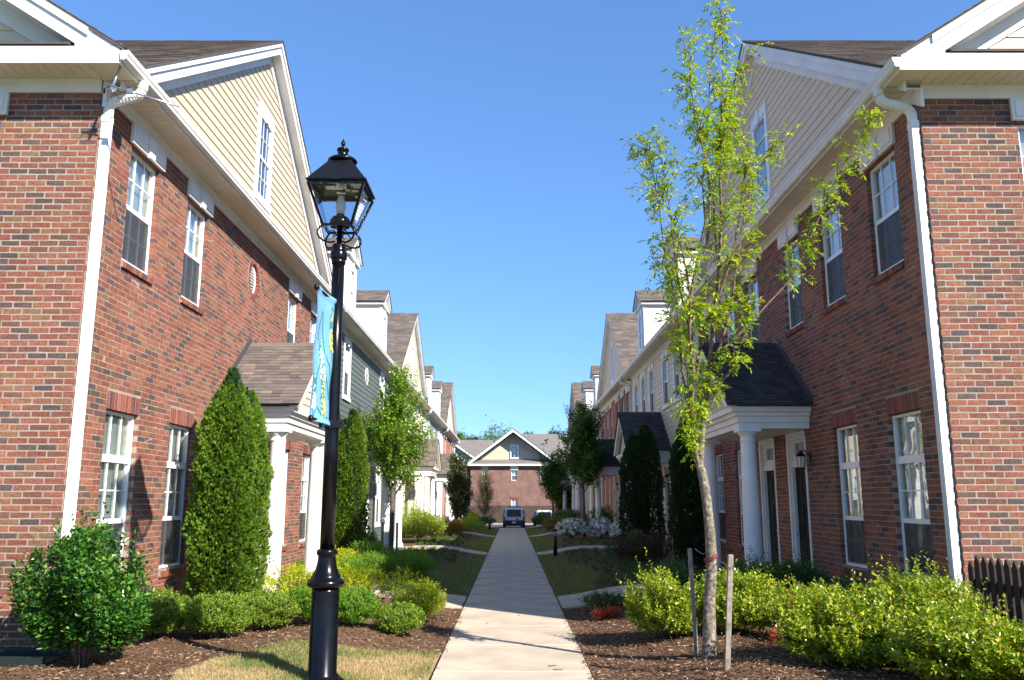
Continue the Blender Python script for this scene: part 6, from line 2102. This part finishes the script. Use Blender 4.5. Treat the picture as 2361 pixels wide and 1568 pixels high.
# ------------------------------------------------------------------ shrubs, near right
HG = 'yellow-green hedge shrubs in the right bed'
shrub('hedge_shrub', 'yellow-green hedge shrub left of the staked tree', 'shrub', (1.82, 10.35), (.44, .42, .64), M['lf_hedge'], 1650, 8, .13, .048, .0145, 81, HG, lump=.45, spiky=.45, rough=1.8)
shrub('hedge_shrub', 'yellow-green hedge shrub right behind the staked tree', 'shrub', (2.62, 10.2), (.46, .42, .62), M['lf_hedge'], 1650, 8, .13, .048, .0145, 82, HG, lump=.45, spiky=.45, rough=1.8)
shrub('hedge_shrub', 'hedge shrub with red tips right of the stakes', 'shrub', (3.32, 9.55), (.38, .38, .54), M['lf_hedge'], 1300, 8, .13, .046, .014, 83, HG, lump=.45, spiky=.45, rough=1.8)
shrub('hedge_shrub', 'wide hedge shrub at the bottom right, before the lower brick windows', 'shrub', (3.14, 8.35), (.56, .48, .62), M['lf_hedge'], 2100, 8, .13, .050, .015, 84, HG, lump=.45, spiky=.45, rough=1.8)
shrub('hedge_shrub', 'tallest hedge shrub before the downspout', 'shrub', (3.85, 8.35), (.46, .42, .74), M['lf_hedge'], 1900, 8, .14, .050, .015, 85, HG, lump=.45, spiky=.45, rough=1.8)
shrub('hedge_shrub', 'hedge shrub in the bottom right corner, below the picket fence', 'shrub', (3.72, 7.35), (.54, .44, .56), M['lf_hedge'], 1900, 8, .13, .052, .016, 86, HG, lump=.45, spiky=.45, rough=1.8)
shrub('hedge_shrub', 'hedge shrub cut by the right edge before the fence', 'shrub', (4.28, 7.1), (.34, .40, .44), M['lf_hedge'], 1200, 8, .13, .052, .016, 87, HG, lump=.45, spiky=.45, rough=1.8)
DS = 'dark green shrubs along the right brick wall'
shrub('dark_shrub', 'dark shrub under the lower windows at the right', 'shrub', (4.15, 11.2), (.42, .45, .52), M['lf_dark'], 1500, 7, .12, .042, .011, 88, DS)
shrub('dark_shrub', 'dark shrub before the right porch column', 'shrub', (3.35, 12.15), (.55, .45, .62), M['lf_dark'], 2000, 8, .14, .045, .010, 89, DS, spiky=.6)
shrub('dark_shrub', 'dark shrub between the porch column and the windows', 'shrub', (4.0, 12.3), (.45, .45, .66), M['lf_dark'], 1700, 8, .14, .045, .010, 90, DS, spiky=.6)
shrub('dark_shrub', 'dark shrub seen between stake and tree trunk', 'shrub', (2.35, 12.4), (.45, .4, .62), M['lf_dark'], 1500, 8, .13, .045, .010, 91, DS, spiky=.5)
shrub('maroon_shrub', 'dark maroon shrub before the dark arborvitae', 'shrub', (3.2, 21.5), (.9, .7, .75), M['lf_maroon'], 1500, 8, .18, .045, .010, 92, lump=.3, spiky=.6)
shrub('spirea', 'bright green sprig shrub at the foot of the two-topped arborvitae', 'shrub', (3.3, 22.9), (.42, .4, .72), M['lf_green2'], 700, 7, .12, .045, .012, 93)
shrub('nandina', 'low nandina with red leaves beside the right entrance walk', 'shrub', (1.45, 13.55), (.35, .24, .24), M['lf_dark'], 650, 7, .1, .035, .009, 94, spiky=.5)
shrub('nandina', 'small sprig of red leaves left of the hedge', 'shrub', (1.38, 12.6), (.20, .14, .15), M['lf_red'], 240, 6, .08, .04, .010, 95, spiky=.5)
for i, (x, y, z) in enumerate(((2.93, 9.25, .70), (2.85, 9.2, .45), (2.72, 9.25, .3))):
    r_ = np.random.default_rng(200 + i)
    o = thing('red_leaf_spray', ['upper red leaf spray in the right hedge', 'middle red leaf spray in the right hedge', 'low dark red leaf spray in the right hedge'][i], 'leaves', (x, y, z))
    n = 26
    P = np.array([x, y, z]) + r_.normal(0, 1, (n, 3)) * np.array([.025, .03, .06])
    A = twig_leaves(P, rdirs(n, r_) + np.array([0, 0, .3]), r_, 5, .05, .035, .008)
    stuff(link('foliage', leaves_mesh('foliage', *A[:3], A[3], A[4], M['lf_red']), o))
def azalea(c, rad, seed, label):
    o = shrub('azalea', label, 'shrub', c, rad, M['lf_dark'], 700, 6, .1, .05, .014, seed, 'white azaleas in the right bed', lump=.2)
    r_ = np.random.default_rng(seed + 500)
    nc = 120
    dc = rdirs(nc, r_, -.45)
    z0 = bed_h(*c)
    rr = r_.uniform(.72, 1.12, nc)
    C_ = np.stack([c[0] + dc[:, 0] * rad[0] * rr, c[1] + dc[:, 1] * rad[1] * rr, z0 + rad[2] * (.48 + .5 * dc[:, 2] * rr)], 1)
    k = 16
    out = rdirs(nc * k, r_, -1)
    P = np.repeat(C_, k, 0) + out * .085 * r_.uniform(.5, 1, (nc * k, 1))
    Nn = unit(out + np.repeat(dc, k, 0) * .8)
    pv, dv, uv = [], [], []
    t0 = unit(np.cross(Nn, rdirs(nc * k, r_))); t1 = np.cross(Nn, t0)
    for q in range(5):
        an = q * 2 * math.pi / 5
        pv.append(P); dv.append(t0 * math.cos(an) + t1 * math.sin(an) + Nn * .35); uv.append(Nn)
    P2, D2, U2 = map(np.concatenate, (pv, dv, uv))
    stuff(link('blossom', leaves_mesh('blossom', P2, D2, U2, .040, .017, M['petal']), o))
azalea((2.45, 35.6), (.58, .5, .78), 101, 'white flowering azalea left of the shaded tree')
azalea((3.68, 35.9), (.50, .5, .80), 102, 'white flowering azalea right of the shaded tree')
azalea((4.25, 33.2), (.42, .5, .8), 103, 'white flowering azalea half hidden by a porch column')
shrub('dark_shrub', 'green shrub behind the white azaleas', 'shrub', (2.9, 39.5), (.7, .7, 1.15), M['lf_dark'], 900, 7, .18, .07, .02, 104)
shrub('dark_shrub', 'green shrub beside the third right porch columns', 'shrub', (4.0, 38.0), (.6, .7, 1.25), M['lf_dark'], 900, 7, .18, .07, .02, 105)
shrub('spirea', 'olive and orange shrub right of the path, beyond the azaleas', 'shrub', (2.3, 43.5), (.8, 1.1, .75), M['lf_orange'], 1300, 8, .18, .06, .013, 106, second=(M['lf_dark'], .5))
shrub('dark_shrub', 'dark shrub hedge near the second parked car', 'shrub', (3.1, 52), (1.2, 1.5, .95), M['lf_dark'], 1300, 7, .2, .09, .025, 107)
shrub('dark_shrub', 'dark low shrub at the right of the path end', 'shrub', (2.0, 60.0), (.7, .8, .7), M['lf_dark'], 600, 7, .18, .09, .025, 109)

# ------------------------------------------------------------------ far trees beyond the roofs
def far_tree(c, h, rad, mat, label, seed, name='far_tree', n=900, ll=.55):
    r = np.random.default_rng(seed)
    o = thing(name, label, 'tree', (c[0], c[1], -.6), 'trees beyond the far roofs')
    P = np.zeros((n, 3))
    cl = np.stack([r.uniform(-1, 1, 12) * rad, r.uniform(-1, 1, 12) * rad, h - rad * 1.2 + r.uniform(-1, .9, 12) * rad * .9], 1)
    i = r.integers(0, 12, n)
    P = cl[i] + r.normal(0, rad * .26, (n, 3)) + np.array([c[0], c[1], 0])
    A = twig_leaves(P, rdirs(n, r), r, 6, ll, ll * .5, ll * .16)
    m = MB(); m.tube([(c[0], c[1], -.7), (c[0], c[1], h * .5), (c[0], c[1], h * .95)], [.3, .22, .04], 7)
    for q in cl: m.tube([(c[0], c[1], h * .55), (c[0] + q[0], c[1] + q[1], q[2])], [.1, .03], 4)
    m.build('trunk', M['bark_dark'], o)
    stuff(link('crown', leaves_mesh('crown', *A[:3], A[3], A[4], mat), o))
far_tree((-.2, 127), 13.0, 2.9, M['lf_far'], 'bright green treetop left of the far gable peak', 301)
far_tree((-2.4, 129), 11.8, 2.0, M['lf_far'], 'lower green treetop left of the bright one', 302)
far_tree((-5.3, 130), 11.6, 1.2, M['lf_pine'], 'small dark pine top above the far left roof', 303)
far_tree((3.6, 130), 11.9, 1.4, M['lf_pine'], 'dark pine top right of the far gable peak', 304)
far_tree((5.7, 130), 11.4, 1.3, M['lf_pine'], 'dark pine top above the far right roof', 305)
far_tree((7.9, 130), 12.3, 1.6, M['lf_pine'], 'tallest dark pine top at the right end of the far roof', 306)
far_tree((-8.4, 130), 12.0, 1.4, M['lf_far'], 'pale green treetop beside the last left gable', 307)
far_tree((10.5, 128), 12.0, 2.4, M['lf_far'], 'green treetop behind the last right gable', 308)
ORG[0] = Vector((0, 0, 0))

# ------------------------------------------------------------------ ground cover, wood chips, grass
def bed_np(x, y):
    return np.array([bed_h(a, b) for a, b in zip(x, y)])
def scatter(n, x0, x1, y0, y1, keep, seed, ypow=1.0):
    r = np.random.default_rng(seed)
    x = r.uniform(x0, x1, n); y = y0 + (y1 - y0) * r.uniform(0, 1, n) ** ypow
    k = np.array([keep(a, b) for a, b in zip(x, y)])
    return x[k], y[k], r

for s in (-1, 1):
    lo, hi = (-5.5, -.82) if s < 0 else (.82, 5.2)
    x, y, r = scatter(30000 if s < 0 else 42000, lo, hi, 6.5, 20, lambda a, b: abs(a) > lawn_edge(s, b) and not (in_walk(b, .05) and abs(a) < 3.3), 400 + s, 1.7)
    ex = .82 - np.abs(r.normal(0, .035, 420)) * s * s; ey = r.uniform(8, 20, 420); ok = np.array([lawn_edge(s, q) < .9 or r.uniform() < .15 for q in ey]); ex, ey = s * ex[ok], ey[ok]
    x = np.concatenate([x, ex]); y = np.concatenate([y, ey])
    P = np.stack([x, y, bed_np(x, y) + r.uniform(0, .016, len(x))], 1)
    D = rdirs(len(x), r); D[:, 2] *= .25
    U = np.array([0, 0, 1.0]) + r.normal(0, .35, (len(x), 3))
    L = r.uniform(.025, .075, len(x))
    structure_root = stuff(link('wood_chips', leaves_mesh('wood_chips', P, D, U, L, r.uniform(.004, .010, len(x)), M['chip'], .3, .5)))
    tag(structure_root, ['brown wood chips over the left bed', None, 'brown wood chips over the right bed'][s + 1], 'mulch')

def grass_patch(n, x0, x1, y0, y1, keep, mat, h0, h1, seed, label, ypow=1.0, w=.0028):
    x, y, r = scatter(n, x0, x1, y0, y1, keep, seed, ypow)
    P = np.stack([x, y, bed_np(x, y) + .002], 1)
    D = rdirs(len(x), r, .2) * np.array([.9, .9, 1]) + np.array([0, 0, .45])
    h = r.uniform(h0, h1, len(x))
    o = stuff(link('grass', leaves_mesh('grass', P, D, rdirs(len(x), r), h, w * (1 + (y - 8) * .06).clip(1, 4), mat, .1, .3)))
    tag(o, label, 'grass')
def dryness(x, y):
    return .5 + .5 * math.sin(2.3 * x + 1.1 * y + .7 * math.sin(3.1 * y)) + .25 * math.sin(7 * x - 5 * y) - .55 * sstep((y - 9.55) / .5) - .5 * sstep((x + 1.25) / .4) - .25 * sstep((-3.1 - x) / .5)
rr_ = random.Random(9)
NL = lambda a, b: abs(a) < lawn_edge(-1, b) - .02
grass_patch(60000, -4.6, -.83, 7.2, 10.2, lambda a, b: NL(a, b) and dryness(a, b) + rr_.uniform(-.25, .25) > .30, M['grass_dry'], .02, .05, 410, 'dry straw-coloured grass by the lamp post')
grass_patch(60000, -4.6, -.83, 7.2, 10.25, lambda a, b: abs(a) < lawn_edge(-1, b) + .03 and dryness(a, b) + rr_.uniform(-.3, .3) < .40, M['grass'], .025, .06, 411, 'green grass along the near lawn edge')
for s, lab in ((-1, 'shaded grass strip left of the path'), (1, 'shaded grass strip right of the path')):
    lo, hi = (-2.1, -.83) if s < 0 else (.83, 2.1)
    grass_patch(42000, lo, hi, 15.95, 56, lambda a, b: abs(a) < lawn_edge(s, b) + .04 and not in_walk(b, .02), M['grass'], .025, .055, 420 + s, lab, 1.5)
def liriope(s, boxes, seed, label):
    r = np.random.default_rng(seed)
    P, D = [], []
    for (x0, x1, y0, y1, step) in boxes:
        y = y0
        while y < y1:
            x = x0 + r.uniform(0, step)
            while x < x1:
                px, py = x + r.uniform(-.06, .06), y + r.uniform(-.08, .08)
                if not in_walk(py, .15) and abs(px) > lawn_edge(s, py) + .1:
                    k = 26
                    a = r.uniform(0, 2 * math.pi, k)
                    d = np.stack([np.cos(a) * .8, np.sin(a) * .8, r.uniform(.5, 1.3, k)], 1)
                    P.append(np.stack([np.full(k, px), np.full(k, py), np.full(k, bed_h(px, py))], 1) + r.normal(0, .02, (k, 3)) * np.array([1, 1, 0])); D.append(d)
                x += step
            y += step
    P = np.concatenate(P); D = np.concatenate(D)
    o = stuff(link('ground_cover', leaves_mesh('ground_cover', P, D, rdirs(len(P), r), r.uniform(.10, .2, len(P)), .006, M['lf_liriope'], .2, .4)))
    tag(o, label, 'ground cover')
liriope(-1, [(-3.6, -1.5, 20.5, 27.4, .36), (-3.4, -1.7, 30, 40, .42)], 430, 'dark grassy tufts planted in the left shaded bed')
liriope(1, [(1.5, 3.4, 16.4, 27.4, .38), (1.7, 3.6, 29.8, 34, .42)], 431, 'dark grassy tufts planted in the right shaded bed')
# stray twigs lying on the path
for i, (x, y, a, l) in enumerate(((.42, 9.35, .3, .045), (.47, 9.15, .1, .05), (-.35, 12.5, .8, .02), (.1, 13.3, 1.2, .03))):
    m = MB(); ORG[0] = Vector((x, y, .003))
    m.tube([(x - l * math.cos(a), y - l * math.sin(a), .008), (x, y, .01), (x + l * math.cos(a), y + l * math.sin(a), .008)], .004, 5)
    tag(m.build('fallen_twig', M['bark_dark']), ['longer twig lying on the sunlit path near the tree shadow', 'second twig beside it, nearer the bottom of the photo', 'tiny twig on the left half of the sunlit path', 'tiny twig just inside the shadow on the path'][i], 'twig')
ORG[0] = Vector((0, 0, 0))
for k,(r,_,_) in WPROTO.items():
    def kill(o):
        for c in list(o.children): kill(c)
        bpy.data.objects.remove(o)
    kill(r)
